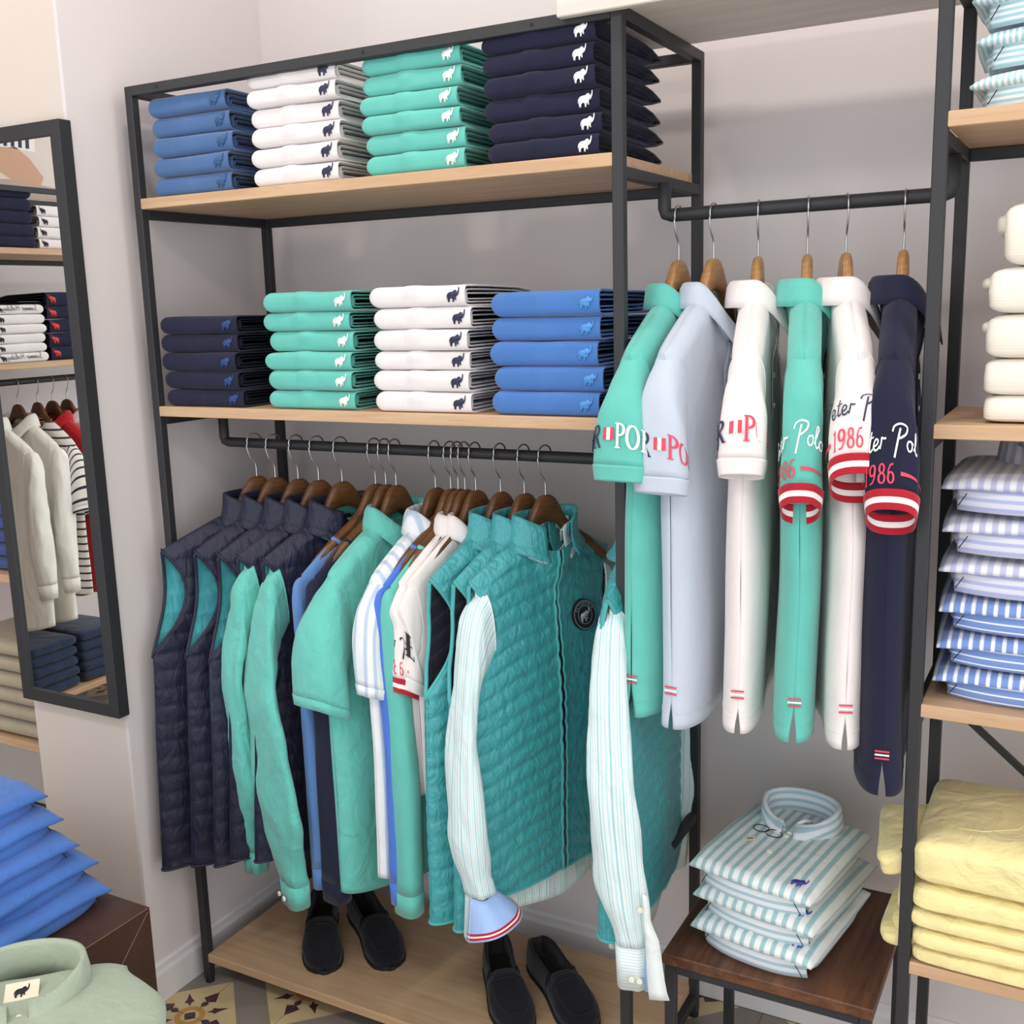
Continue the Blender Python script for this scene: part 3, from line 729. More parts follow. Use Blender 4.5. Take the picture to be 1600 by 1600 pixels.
# six polo shirts on the rail between the racks
WZ = 1.697
def on_rail2(i, X, rzdeg, hl):
    hanger(hl, (X, RY2, WZ), radians(rzdeg), HANGL, 'wooden hangers on the rail between the racks', hook=.0945)
    return (X, RY2, WZ)
G2 = 'polo shirts on the rail between the racks'
SR = [(.004, RED), (.008, RED), (.009, RIBW), (.009, RED), (.002, RED)]
p2 = [(1.173, -4), (1.238, -5), (1.318, 11), (1.403, 13), (1.467, 18), (1.559, 7)]
hn = ['mint polo nearest the big rack', 'pale blue polo', 'plain white polo', 'mint polo with striped cuffs', 'white polo with striped cuffs', 'navy polo']
L2 = [on_rail2(i, x, a, 'light wooden hanger carrying the '+h) for i, ((x, a), h) in enumerate(zip(p2, hn))]
make_polo('polo_shirt', 'mint short-sleeved polo hanging nearest the big rack, white lettering on sleeve', L2[0], radians(-4), G2, MINT, text='serif', tmat=T_WHITE, seed=1.3, wa=.188, hw=.203, L=.80, fold=.005, t=.036, phi0=-.35, slv=dict(slen=.182, out=.058, h1=.048, cw=.06, drop=.012))
make_polo('polo_shirt', 'pale blue polo hanging with its open collar and placket showing', L2[1], radians(-5), G2, PALE, text='serif', tmat=T_RED, seed=2.1, wa=.188, hw=.203, L=.81, fold=.006, t=.04, phi0=.02, slv=dict(slen=.20, out=.045, h1=.048, drop=.014), dip=.075)
make_polo('polo_shirt', 'plain white polo with red lettering above a plain sleeve hem', L2[2], radians(11), G2, PINKW, text='serif', tmat=T_RED, seed=3.4, wa=.188, hw=.203, L=.80, t=.034, phi0=-.5, slv=dict(slen=.165, out=.032, h1=.038, drop=.018))
make_polo('polo_shirt', 'mint polo with red and white striped sleeve cuffs', L2[3], radians(13), G2, MINT, text='script', tmat=T_WHITE, tmat2=T_RED, cuffrows=SR, seed=4.2, wa=.188, hw=.203, L=.80, t=.036, phi0=-.1, slv=dict(slen=.20, out=.035, h1=.032, drop=.045))
make_polo('polo_shirt', 'white polo with navy script and striped sleeve cuffs', L2[4], radians(18), G2, PINKW, text='script', tmat=T_NAVY, tmat2=T_RED, cuffrows=SR, seed=5.5, wa=.188, hw=.203, L=.80, t=.034, phi0=.1, slv=dict(slen=.148, out=.05, h1=.044, drop=.055))
make_polo('polo_shirt', 'navy polo with white script and striped cuffs beside the right rack post', L2[5], radians(7), G2, NAVY, text='script', tmat=T_WHITE, tmat2=T_RED, cuffrows=SR, seed=6.7, wa=.188, hw=.203, L=.865, t=.04, phi0=.15, slv=dict(slen=.20, out=.04, h1=.039, drop=.05))

# ------------------------------------------------------------------ lower rail of the big rack
WA = 1.250
GH = 'wooden hangers on the lower rail of the big rack'
RA = [(.136, -27), (.192, -25), (.259, -23), (.318, -25), (.384, -22), (.475, -17), (.502, -14), (.529, -11), (.630, -9), (.668, -12), (.686, -12), (.703, -11), (.729, -13), (.788, -15), (.843, -15), (.891, -20), (1.098, 4)]
HN = ['navy quilted vest closest to the pillar', 'second navy quilted vest from the pillar', 'third navy quilted vest from the pillar', 'fourth navy vest, over a mint shirt', 'fifth navy vest, over a mint shirt', 'denim blue sweater', 'navy sweater', 'mint linen short-sleeved shirt', 'white and blue striped shirt', 'royal blue sweater', 'mint sweater', 'white polo with striped cuffs on the lower rail', 'white polo printed with a capital letter', 'first teal vest', 'second teal vest', 'teal vest with the round badge', 'teal vest by the front post']
LOCA = []
for (x, a), h in zip(RA, HN):
    hanger('dark wooden hanger carrying the '+h, (x, RY, WA), radians(a), HANGW, GH, hook=.0995); LOCA.append(((x, RY, WA), radians(a)))
def q_navy(s, z): return .0034*abs(sin(pi*(z+.0*s)/.042))**.6+.0012*abs(sin(pi*s/.05))**.5
def q_teal(s, z): return .0052*abs(sin(pi*(z-.26*abs(s)+.004*sin(40*s))/.036))**.6+.0010*nz(s*70, z*25, 3)
def vest(label, k, seed, outer, lining, bind, quilt, L, group, t=.026, badge=False, collar_open=.3, **kw):
    loc, rz = LOCA[k]
    P = dict(sw=.205, nw=.080, zn=.078, zs=.142, za=.385, wa=.245, hw=.225, L=L, t=t, n0=.020, nd=.040, dip=.03, gap=.016, inn=.058, innb=.012, quilt=quilt, seed=seed, nv=170, nu=56, fold=.005, wr=.003)
    P.update(kw)
    g = Garment('quilted_vest', label, 'vest', loc, rz, group, **P)
    g.body(outer, lining); g.binding(bind); g.hem_band(bind)
    g.collar(outer, stand=.045, fall=0, gapa=collar_open, name='stand_collar')
    if g.opening:
        for sd in (-1, 1):
            Pz = [g.pt(1, sd*g.opening, (j/60)**1.2)[0]+Vector((.001, 0, 0)) for j in range(61)]
            tube('zip_edge', Pz, .0032, bind, g.root, 6)
            Pz = [p+Vector((.0, -sd*.004, 0)) for p in Pz]; tube('zip_teeth', Pz, .0010, SOLE, g.root, 5)
    return g
GN = 'navy quilted vests on the lower rail'; GT = 'teal quilted vests on the lower rail'
vest('navy quilted vest with teal lining hanging closest to the pillar', 0, 1.1, NAVYQ, TEALLIN, NAVYQ, q_navy, .90, GN, t=.017, sw=.235, wa=.275, hw=.30)
vest('second navy quilted vest from the pillar, teal lining in its armhole', 1, 2.3, NAVYQ, TEALLIN, NAVYQ, q_navy, .88, GN, t=.017, hw=.275)
vest('third navy quilted vest from the pillar, hanger end showing in armhole', 2, 3.2, NAVYQ, TEALLIN, NAVYQ, q_navy, .86, GN, t=.017, hw=.275)
vest('fourth navy quilted vest from the pillar, worn over a mint shirt', 3, 4.8, NAVYQ, TEALLIN, NAVYQ, q_navy, .84, GN, t=.017, hw=.275)
vest('fifth navy quilted vest, over a mint shirt beside the denim blue sweater', 4, 5.9, NAVYQ, TEALLIN, NAVYQ, q_navy, .82, GN, t=.017, hw=.275)
def buttons(root, pts, r=.0055, d=Vector((0, -1, 0))):
    for p in pts:
        p = Vector(p); V, F = tube_geo([p-d*.001, p+d*.002], r, 12); mk('button', V, F, BUTTON, root, smooth=False)
def shirt(label, k, seed, mat, group, inner=False, long=True, slv={}, slv2=None, cuffm=None, lab=False, coll=True, cmat=None, name='shirt', hem=None, **kw):
    loc, rz = LOCA[k] if isinstance(k, int) else k
    P = dict(L=.80, seed=seed, t=.034, hemc=.03)
    if inner: P.update(dict(sw=.192, zs=.164, zn=.088, za=.36, wa=.205, hw=.20, t=.018, nd=.022, nw=.062, n0=.010, dip=.028))
    P.update(kw)
    g = Garment(name, label, 'shirt', loc, rz, group, **P)
    g.body(mat)
    if coll: g.collar(cmat or mat, stand=.034 if inner else .030, fall=0 if inner else .05, point=1.5, flare=.002, gapa=.5 if inner else .22)
    if not inner: g.placket(mat, .5, .03, 5)
    kws = dict(slen=.62, out=.03, cw=.06, h0=.03, h1=.05, long=True, drop=.005, pinch=.35, wr=.007, nb=44, cuff=[(.055, cuffm or mat)]) if long else dict(slen=.24, out=.05, cw=.07, h1=.055, drop=.03, wr=.005, cuff=[(.022, mat)])
    if inner:
        oo = slv.get('out', .05); cw_ = slv.get('cw', .06); q = slv.get('slen', .62)
        kws['Opts'] = [(g.sw-.016, g.zs-.003), (g.sw+.02, g.zs+.05), (.252, g.zs+.24), (.245+oo*.5, g.zs+.45), (.235+oo*.4, g.zs+q)]
        kws['Ipts'] = [(g.sw-.03, .30), (.205, .36), (.228, .46), (.24+oo*.4-cw_*.7, g.zs+.52), (.235+oo*.4-cw_*.8, g.zs+q)]
    kws.update(slv); r = g.sleeve(-1, mat, **kws); g.near = r; g.near_kw = kws
    k2 = dict(kws); k2.update(slv2 or {}); k2.pop('fwd', 0); g.sleeve(1, mat, **k2)
    if lab:
        f = Vector((-.036, 0, -g.zn-.012)); V = [(f.x+.004, f.y+y, f.z+z) for y, z in ((-.016, 0), (.016, 0), (.016, -.034), (-.016, -.034))]
        lb = mk('neck_label', V, [(0, 1, 2, 3)], LABELM, g.root, smooth=False, solid=.0008)
        elephant('label_elephant', .017, lambda x, y: Vector((f.x+.0056, x, f.z-.02+y)), T_BLACK, lb)
    return g
GS = 'shirts worn under quilted vests'
m3 = shirt('mint linen long-sleeved shirt under the fourth navy vest', 3, 4.1, MINTL, GS, True, L=.78, slv=dict(slen=.66, out=.01, h1=.05, fwd=.0, wr=.012), lab=False)
m4 = shirt('mint linen long-sleeved shirt under the fifth navy vest, cuff buttons showing', 4, 5.2, MINTL, GS, True, L=.78, slv=dict(slen=.69, out=.03, h1=.092, fwd=.065, wr=.012, pinch=.5), lab=True)
R4 = m4.near[1]; buttons(m4.near[0], [R4(.15, 1, .03), R4(-.25, 1, .03), R4(.2, .84)])
def sweater(label, k, seed, mat, sl, h, L=.80, t=.014, **kw):
    loc, rz = LOCA[k] if isinstance(k, int) else k
    P = dict(sw=.205, nw=.118, zn=.105, zs=.165, za=.37, L=L, t=t, n0=.013, nd=.02, dip=.05, bdip=.0, seed=seed, fold=.003, wr=.003); P.update(kw)
    g = Garment('sweater', label, 'sweater', loc, rz, 'thin knit sweaters on the lower rail', **P); g.body(mat)
    P_ = []
    for q in range(60):
        a = 2*pi*q/60; c, s = cos(a), sin(a); z = g.zn+(g.dip if c > 0 else g.bdip)*c*c
        P_.append((g.nd*c+g.mid(g.nw*s, z), g.nw*s, -z))
    tube('neck_rib', P_, .006, mat, g.root, 8, True)
    for sd in (-1, 1): g.sleeve(sd, mat, slen=sl, out=.02, cw=.05, h0=.014, h1=h, long=True, drop=0, nb=36, wr=.003, cuff=[(.05, mat)])
    return g
sweater('thin denim blue crew-neck sweater next to the last navy vest', 5, 1.4, KNIT_STEEL, .66, .018)
sweater('thin navy crew-neck sweater between denim blue sweater and mint shirt', 6, 2.6, NAVY, .68, .036)
GL = 'shirts and polos on the lower rail'
shirt('mint linen short-sleeved shirt with open collar on the lower rail', 7, 3.1, MINTL, GL, False, False, slv=dict(slen=.24, out=.085, cw=.09, h1=.062, drop=.05), lab=True, L=.86, t=.04)
shirt('white and pale blue striped short-sleeved shirt on the lower rail', 8, 4.4, GREYS, GL, False, False, slv=dict(slen=.21, out=.045, h1=.034, drop=.03), L=.8, t=.03)
sweater('thin royal blue crew-neck sweater behind the mint sweater', 9, 5.7, ROYAL, .64, .016)
sweater('thin mint crew-neck sweater beside the white polo', 10, 6.2, MINT, .66, .034)
make_polo('polo_shirt', 'off-white polo on the lower rail with black script and striped cuffs', LOCA[11][0], LOCA[11][1], GL, PINKW, text='script', tmat=T_BLACK, tmat2=T_RED, cuffrows=SR, seed=7.1, slits=False, L=.62, t=.02, phi0=.95, slv=dict(slen=.19, out=.022, h1=.022, h0=.014), n0=.014, nd=.026, wa=.19, hw=.18)
make_polo('polo_shirt', 'off-white polo on the lower rail tucked beside the first teal vest', LOCA[12][0], LOCA[12][1], GL, PINKW, text='E', slits=False, seed=8.3, L=.62, t=.018, phi0=.35, slv=dict(slen=.19, out=.018, h1=.015, h0=.012), n0=.012, nd=.024, wa=.19, hw=.18)
vest('teal quilted vest with navy lining next to the white polos', 13, 1.8, TEAL, NAVYLIN, TEALB, q_teal, .86, GT, t=.026, wa=.228, hw=.243)
vest('second teal quilted vest, hanger end showing in its navy armhole', 14, 2.9, TEAL, NAVYLIN, TEALB, q_teal, .86, GT, t=.026, wa=.228, hw=.243)
v15 = vest('teal quilted vest facing out with open zip and round chest badge', 15, 3.6, TEAL, NAVYLIN, TEALB, q_teal, .80, GT, t=.036, opening=.03, bend=.15, collar_open=.45, hw=.225)
s15 = shirt('fine aqua striped shirt under the badge vest, cuff turned back', 15, 4.6, FINES, GS, True, L=.83, slv=dict(slen=.60, out=.06, cw=.07, h1=.046, fwd=.03, cuff=None), bend=.15, t=.022)
v16 = vest('teal quilted vest hanging rightmost by the front post', 16, 4.7, TEAL, NAVYLIN, TEALB, q_teal, .80, GT, t=.034, hw=.225)
s16 = shirt('fine aqua striped shirt under the rightmost teal vest, buttoned cuff hanging', 16, 5.3, FINES, GS, True, L=.83, slv=dict(slen=.62, out=.05, cw=.07, h1=.05, fwd=.05, cuff=[(.085, FINEH)]), t=.022)
R16 = s16.near[1]; buttons(s16.near[0], [R16(.1, 1, .06), R16(.55, 1, .062), R16(.9, .86)])
# round badge on the chest of the badge vest
def badge(g, s0, z0, r):
    f = g.front_fn(.0)
    c = f(s0, z0); e1 = (f(s0+.02, z0)-f(s0-.02, z0)).normalized(); e2 = (f(s0, z0-.02)-f(s0, z0+.02)).normalized(); n = e1.cross(e2).normalized()
    if n.x < 0: n = -n
    c = c+n*.0085
    def m(x, y, h=0): return c+e1*x+e2*y+n*h
    V = [m(0, 0, .0015)]+[m(r*cos(2*pi*k/40), r*sin(2*pi*k/40), .0015) for k in range(40)]+[m(r*cos(2*pi*k/40), r*sin(2*pi*k/40), -.004) for k in range(40)]
    F = [(0, 1+k, 1+(k+1) % 40) for k in range(40)]+[(1+k, 41+k, 41+(k+1) % 40, 1+(k+1) % 40) for k in range(40)]
    b = mk('badge', V, F, T_BLACK, g.root, smooth=False)
    GREYT = plain('badge_grey', '#a9adb0', .7)
    st_ = [(arcpts(0, 0, r*.9, r*.9, 0, 360, 48), [.0014]*49), (arcpts(0, 0, r*.58, r*.58, 0, 360, 40), [.0012]*41)]
    print_on('badge_ring', st_, lambda x, y: m(x, y, .0024), GREYT, b)
    elephant('badge_elephant', r*.85, lambda x, y: m(x, y, .0026), GREYT, b)
    txt = 'PETERPOLO'; rad = r*.66; h = r*.19; strokes = []
    for k, ch in enumerate(txt):
        a = radians(150-k*15); g_, _ = layout(ch, SERIF, h, -.35*h, 0)
        for p, w in g_: strokes.append(([((rad+y)*cos(a)+x*sin(a), (rad+y)*sin(a)-x*cos(a)) for x, y in p], w))
    print_on('badge_lettering', strokes, lambda x, y: m(x, y, .0024), GREYT, b)
badge(v15, .068, .262, .034)

# ------------------------------------------------------------------ folded polos
ORD = {5: ['bottom', 'second lowest', 'middle', 'second highest', 'top'], 6: ['bottom', 'second lowest', 'third lowest', 'third highest', 'second highest', 'top'],
       4: ['bottom', 'second lowest', 'second highest', 'top'], 3: ['bottom', 'middle', 'top'], 2: ['lower', 'upper']}
def fold_shell(W, D, H, x0, x1, rx, seed, bumpy=0, placket=None, close=True, zoff=0, yoff=0, nx=34, sag=0):
    """a cloth folded over at the front (y=-D/2): bottom sheet, rounded front, top sheet"""
    prof = []
    n1, n2 = 7, 14
    for k in range(n1): prof.append(('b', k/(n1)))
    for k in range(n2+1): prof.append(('f', k/n2))
    for k in range(1, n1+1): prof.append(('t', k/n1))
    def fn(i, j):
        x = lerp(x0, x1, (1-cos(pi*i/nx))/2 if close else i/nx)
        cap = 1.0
        if close:
            e = (x-x0)/.022
            if e < 1: cap = sqrt(max(0, 1-(1-e)**2))*.97+.03
        kind, t = prof[j]; h = H/2*cap
        bk = 0
        if kind == 'b': y = D/2-(D-rx)*t; z = -1; bk = 1-t
        elif kind == 't': y = -D/2+rx+(D-rx)*t; z = 1; bk = t
        else:
            a = -pi/2+pi*t; z = spow(sin(a), .62); y = -D/2+rx-rx*spow(cos(a), .62)
        z *= 1-.75*sm(.78, 1, bk)
        zz = H/2+h*z
        if close and x < x0+.022: y += (1-cap)*.012 if kind == 'f' else 0
        y += .0022*nz(x*14, seed*7, zz*20)
        if kind != 'b':
            zz += .0018*nz(x*11+seed, y*6, seed*3)*(1 if kind == 't' else max(0, z))
            zz -= sag*H*max(0, (y+D/2)/D)
        if placket and kind == 'f' and placket[0] < x < placket[1]:
            e = min(sm(placket[0], placket[0]+.008, x), 1-sm(placket[1]-.008, placket[1], x))
            y -= .0032*e*sm(-.2, .25, z); zz += .0014*e*max(0, z)
        return Vector((x, y+yoff, zz+zoff)), (x, y+zz)
    V, F, UV = grid(nx, len(prof)-1, fn)
    return V, F, UV
def folded_polo(label, group, loc, rz, W, D, H, mat, emat, seed, placket=True, emb=True, name='folded_polo', esize=.027, cat='polo shirt', textf=None):
    t = thing(name, label, cat, loc, rz, group); rx = min(.02, H*.5)
    pl = (-W*.12, W*.06) if placket else None
    V, F, UV = fold_shell(W, D, H, -W/2, W/2, rx, seed, 0, pl, True, sag=.12)
    b = mk('outer_fold', V, F, mat, t, uv=UV, solid=.0032)
    # inner layers that show in the open right-hand end
    for q, (hh, ins, yo) in enumerate(((.66, .010, .012), (.34, .018, .026))):
        V, F, UV = fold_shell(W, D-.02-yo, H*hh, W/2-.09, W/2-ins, rx*hh, seed+q*3.3, 0, None, False, H*(1-hh)*.45, yo*.6, 8, sag=.1)
        mk('inner_fold', V, F, mat, t, uv=UV, solid=.0028)
    if emb:
        ze = H*.54; xe = W/2-.024
        def fn(x, y):
            zz = ze+y; q = max(-1, min(1, (zz-H/2)/(H/2))); a = math.asin(spow(q, 1/.62)) if abs(q) < 1 else pi/2
            yy = -D/2+rx-rx*spow(cos(a), .62)
            return Vector((xe+x, yy-.0016+.0022*nz((xe+x)*14, seed*7, zz*20), zz))
        elephant('embroidered_elephant', min(esize, H*.72), fn, emat, t)
    if textf:
        def fn(x, y): return Vector((x, -D/2-.0022, H*.38+y))
        s1, x = layout(textf, SCRIPT, .022, 0, 0, .03); s1 = [([(a-x/2, b_) for a, b_ in p], w) for p, w in s1]; print_on('chest_print', s1, fn, T_BLACK, t)
    return t
rnd = random.Random(7)
def stack(n, cx, z0, color, where, mat, emat, H, placket=True, emb=True, W=.222, D=.30, yfront=.012, jit=.006, rz0=0, loc_fn=None, group=None, esize=.027, cat='polo shirt', textset=()):
    z = z0+.0006
    for k in range(n):
        h = H*(1+rnd.uniform(-.06, .06)); j = rnd.uniform(-jit, jit); jy = rnd.uniform(-.004, .006); seed = rnd.uniform(0, 50)
        w = W*(1+rnd.uniform(-.015, .015)); rz = radians(rnd.uniform(-1.2, 1.2))
        lab = '%s %s folded polo, stack %s' % (ORD[n][k], color, where)
        loc = loc_fn(cx+j, yfront+D/2+jy, z) if loc_fn else (cx+j, yfront+D/2+jy, z)
        folded_polo(lab, group or ('%s polos folded %s' % (color, where)), loc, rz0+rz, w, D, h, mat, emat, seed, placket, emb, esize=esize, textf='Summer Holiday' if k in textset else None)
        z += h+.0006
    return z
stack(5, .160, Z1, 'steel blue', 'at the left end of the upper shelf', STEEL, T_MINT, .0405, placket=False)
stack(6, .432, Z1, 'white', 'second from left on the upper shelf', WHITE, T_NAVY, .0362)
stack(6, .704, Z1, 'mint', 'third from left on the upper shelf', MINT, T_WHITE, .0358)
stack(6, .975, Z1, 'navy', 'at the right end of the upper shelf', NAVY, T_WHITE, .0365)
stack(5, .140, Z2, 'navy', 'at the left end of the middle shelf', NAVY, T_DKNV, .0385, placket=False)
stack(6, .434, Z2, 'mint', 'second from left on the middle shelf', MINT, T_WHITE, .0390)
stack(6, .706, Z2, 'white', 'third from left on the middle shelf', WHITE, T_NAVY, .0382)
stack(5, .972, Z2, 'blue', 'at the right end of the middle shelf', BLUE, T_BLU, .0445, placket=False)

# ------------------------------------------------------------------ soft folded slabs (knits, trousers, jeans)
def soft(name, label, cat, group, loc, rz, W, D, H, mat, seed, ex=.28, ez=.55, wave=.003, layers=1, parent=None, partname='fold', nx=40, ny=14):
    t = thing(name, label, cat, loc, rz, group) if parent is None else parent
    for l in range(layers):
        h = H/layers
        def fn(i, j):
            a = 2*pi*i/nx; b = -pi/2+pi*j/ny
            cb, sb = spow(cos(b), ez), spow(sin(b), ez)
            x = W/2*spow(cos(a), ex)*(.86+.14*cb)*max(cb, .0) if False else W/2*spow(cos(a), ex)*cb
            y = D/2*spow(sin(a), ex)*cb
            z = h/2+h/2*sb
            w = wave*nz(x*12+seed, y*12, z*30+seed*2)
            return Vector((x+w*.6, y+w, z+l*h+(wave*.8*nz(x*8, y*8+seed, 4) if sb > 0 else 0))), (x, z)
        V, F, UV = grid(nx, ny, fn, wrap=True)
        mk(partname, V, F, mat, t, uv=UV)
    return t
# cream knits on the narrow rack
z = B2
kn = [('cream knit sweater at the bottom of the knit stack', .040), ('cream knit sweater second from the bottom of the knit stack', .055), ('middle cream knit sweater of the knit stack', .066), ('cream knit sweater second from the top of the knit stack', .068), ('plump cream knit sweater on top of the knit stack', .092)]
for k, (lb, h) in enumerate(kn):
    o = soft('folded_knit', lb, 'sweater', 'cream knits on the narrow rack', (1.845+(.015 if k == 4 else 0), .145, z+.0005), radians(rnd.uniform(-2, 2)), .29, .235, h+.002, KNITW, k*3.1, .10, .32, .004, 1, None, 'folded_body')
    if k in (2, 3, 4):
        soft('', '', '', '', None, 0, .06, .2, h*.36, KNITW, k+9.2, .3, .6, .006, 1, o, 'loose_sleeve')
        c = o.children[-1]; c.location = (-.128, .03, h*.5)
    z += h
# yellow trousers
z = B4
for k, (lb, h, dx) in enumerate([('bottom pair of folded yellow trousers in the pile', .034, 0), ('second lowest pair of folded yellow trousers in the pile', .034, .004), ('middle pair of folded yellow trousers in the pile', .036, -.002), ('second highest pair of folded yellow trousers in the pile', .045, .003), ('top pair of yellow trousers, waistband and pocket showing', .09, 0)]):
    o = soft('folded_trousers', lb, 'trousers', 'yellow trousers on the narrow rack', (1.845+dx, .135, z+.0005), radians(rnd.uniform(-1, 1)), .42, .29, h, YEL, k*2.3+1, .12, .42, .007, 1, None, 'folded_leg', 96, 24)
    if k < 4:
        soft('', '', '', '', None, 0, .11, .2, h*1.2, YEL, k+4.4, .45, .7, .012, 1, o, 'leg_end'); o.children[-1].location = (-.205+.012*k, -.02, -.004 if k else .001)
    else:
        soft('', '', '', '', None, 0, .12, .2, .05, YEL, 14.4, .22, .5, .012, 1, o, 'waistband'); w = o.children[-1]; w.location = (-.215, -.02, .005); w.rotation_euler = (0, radians(-14), radians(8))
        tube('tag_string', [(-.225, -.105, .06), (-.23, -.118, .05), (-.226, -.12, .04), (-.215, -.116, .035), (-.205, -.12, .03)], .0008, SOLE, o, 5)
        f = lambda x, y: Vector((x, y, .0925))
        tube('pocket_seam', [(-.15, -.08, .0895), (-.11, -.078, .0905), (-.06, -.05, .0915), (-.03, .02, .0915)], .0011, YEL, o, 5)
    z += h*.94

# ------------------------------------------------------------------ folded dress shirts
def dress_fold(label, group, loc, rz, W, D, hp, ht, matv, math_, seed, emat=None, collar=False, tagged=False, tilt=0, name='folded_shirt', droop_=.006, over=.0, nbtn=2, rback=0, bow=.010, cs_=1.0):
    """front panel with stripes running back, over a rounded tail fold whose stripes run round the front"""
    t = thing(name, label, 'shirt', loc, rz, group)
    nx = 44; nf = 7
    def tail(i, j):                       # rounded lower fold
        a = lerp(-.96, .96, i/nx); v = j/nf
        x = a*W*.43; arc = 1-abs(a)**2.6
        z = ht*v; bul = sin(pi*v)**.6*.006
        y = -D/2+.034-.026*arc-bul-.002*v
        return Vector((x, y, z)), (x, z*1.0)
    V, F, UV = grid(nx, nf, tail); mk('tail_fold', V, F, math_, t, uv=UV, solid=.006, soff=-1)
    def under(i, j):                     # flat layers behind
        a = 2*pi*i/40; b = -pi/2+pi*j/8; cb, sb = spow(cos(b), .5), spow(sin(b), .5)
        return Vector((W*.455*spow(cos(a), .2)*cb, .012+(D/2-.026)*spow(sin(a), .2)*cb, ht*.5+ht*.5*sb)), (W*.45*cos(a), ht*sb*.5)
    V, F, UV = grid(40, 8, under, wrap=True); mk('back_layers', V, F, math_, t, uv=UV)
    ny = 26; mx = 34
    def panel(i, j, s):
        u = lerp(-1, 1, i/mx); v = j/ny                                   # v 0 = front edge
        y = lerp(-D/2, D/2, v); w = W/2*(1-.03*(1-v)+.02*sin(pi*v))*(1-rback*sm(.55, 1, v)**1.5)
        x = u*w; edge = max(0, 1-abs(u)**6)**.5*min(1, v/.02+.25)*max(0, min(1, (1-v)/.06))**.5
        y += -bow*(1-u*u)*(1-v)
        th = hp*(.16+.84*edge)
        droop = -droop_*(1-sm(0, .22, v))*(.5+.5*abs(u)**2)-.004*abs(u)**4
        wv = .003*nz(x*10+seed, y*7, seed)+.0015*nz(x*30, y*24, seed)
        z = ht+droop+hp*.35+wv+tilt*(v-.5)+(th*.65 if s > 0 else -th*.35)
        return Vector((x, y, z)), (x, y)
    V1, F1, U1 = grid(mx, ny, lambda i, j: panel(i, j, 1)); V2, F2, U2 = grid(mx, ny, lambda i, j: panel(i, j, -1), flip=True)
    n0 = len(V1); V = V1+V2; F = F1+[tuple(n0+k for k in f) for f in F2]; c = mx+1
    bd = [i for i in range(mx)]+[mx+c*j for j in range(ny)]+[ny*c+mx-i for i in range(mx)]+[c*(ny-j) for j in range(ny)]
    for k in range(len(bd)):
        a, b = bd[k], bd[(k+1) % len(bd)]; F.append((a, n0+a, n0+b, b))
    mk('front_panel', V, F, matv, t, uv=U1+U2)
    top = lambda x, y: panel((x/(W/2)+1)/2*mx, max(0, (y+D/2)/D)*ny, 1)[0]
    if emat:
        elephant('embroidered_elephant', .026, lambda x, y: top(W*.36+x, -D/2+.034+y*1.0)+Vector((0, 0, .0018)), emat, t)
    for yb in ((-D/2+.022, -D/2+.10) if not collar else (-D/2+.10, -D/2+.17))[:nbtn]:
        p = top(-.0, yb)+Vector((0, 0, .001)); V, F = tube_geo([p, p+Vector((0, 0, .0025))], .0055, 12); mk('button', V, F, BUTTON, t, smooth=False)
    for sx in (-1, 1):                    # small pinched slits at the ends of the tail fold
        p = Vector((sx*W*.40, -D/2+.012, ht*.25)); tube('fold_crease', [p, p+Vector((-sx*.012, -.004, ht*.5))], .0008, SOLE, t, 5)
    if collar:
        cy = D/2-.055; cz = ht+hp*.9; nd_, nw_ = .050*cs_, .068*cs_
        prof = [(0, -.012), (.000, .012), (.001, .04), (.003, .047), (.008, .045), (.012, .02), (.014, -.004)]
        nph = 50; ga = .16
        def cf(i, j):
            ph = ga+(2*pi-2*ga)*i/nph; c_, s_ = cos(ph), sin(ph); o, up = prof[j]
            f = sm(1.0, ga, min(ph, 2*pi-ph)); up2 = up*(1-.25*f) if j < 4 else up-(.016*f if j > 4 else 0)
            return Vector((nw_*s_+s_*o, cy-nd_*c_-c_*(o+(.016*f if j > 4 else 0)), cz+up2-.02*max(0, c_))), (ph*.07, up)
        V, F, UV = grid(nph, len(prof)-1, cf, flip=True); cl_ = mk('collar', V, F, matv if matv is not GREENV else GREENH, t, uv=UV, solid=.0022, soff=0)
        p = Vector((0, cy-nd_-.004, cz-.002)); V, F = tube_geo([p, p+Vector((0, -.003, .001))], .006, 12); mk('button', V, F, BUTTON, t, smooth=False)
        if tagged: Vc, Fc = tube_geo([(.012, cy-nd_+.004, cz+.02), (.02, cy-nd_+.016, cz+.024), (.03, cy-nd_+.03, cz+.02)], .004, 8); mk('collar_clip', Vc, Fc, plain('clear_plastic', '#f4f6f8', .15), t)
    if tagged:
        def lp(cx, cy_, r, a0, a1): return [top(cx+r*cos(radians(a0+(a1-a0)*k/16)), cy_+r*.8*sin(radians(a0+(a1-a0)*k/16)))+Vector((0, 0, .003)) for k in range(17)]
        tube('tag_string', lp(-.05, .02, .016, -60, 300)+lp(-.022, .016, .016, 200, -140), .0009, SOLE, t, 5)
        p = top(-.05, -.03); V = [p+Vector((x, y, .003)) for x, y in ((-.014, .0), (.004, .016), (.012, .004), (-.006, -.012))]; tg = mk('price_tag', V, [(0, 1, 2, 3)], LABELM, t, smooth=False, solid=.0008)
        V = [p+Vector((x*.5+.001, y*.5+.001, .0046)) for x, y in ((-.014, .0), (.004, .016), (.012, .004), (-.006, -.012))]; mk('tag_print', V, [(0, 1, 2, 3)], plain('tag_grey', '#9a94a0', .8), tg, smooth=False)
    return t
GA_ = 'aqua striped shirts on the side table'
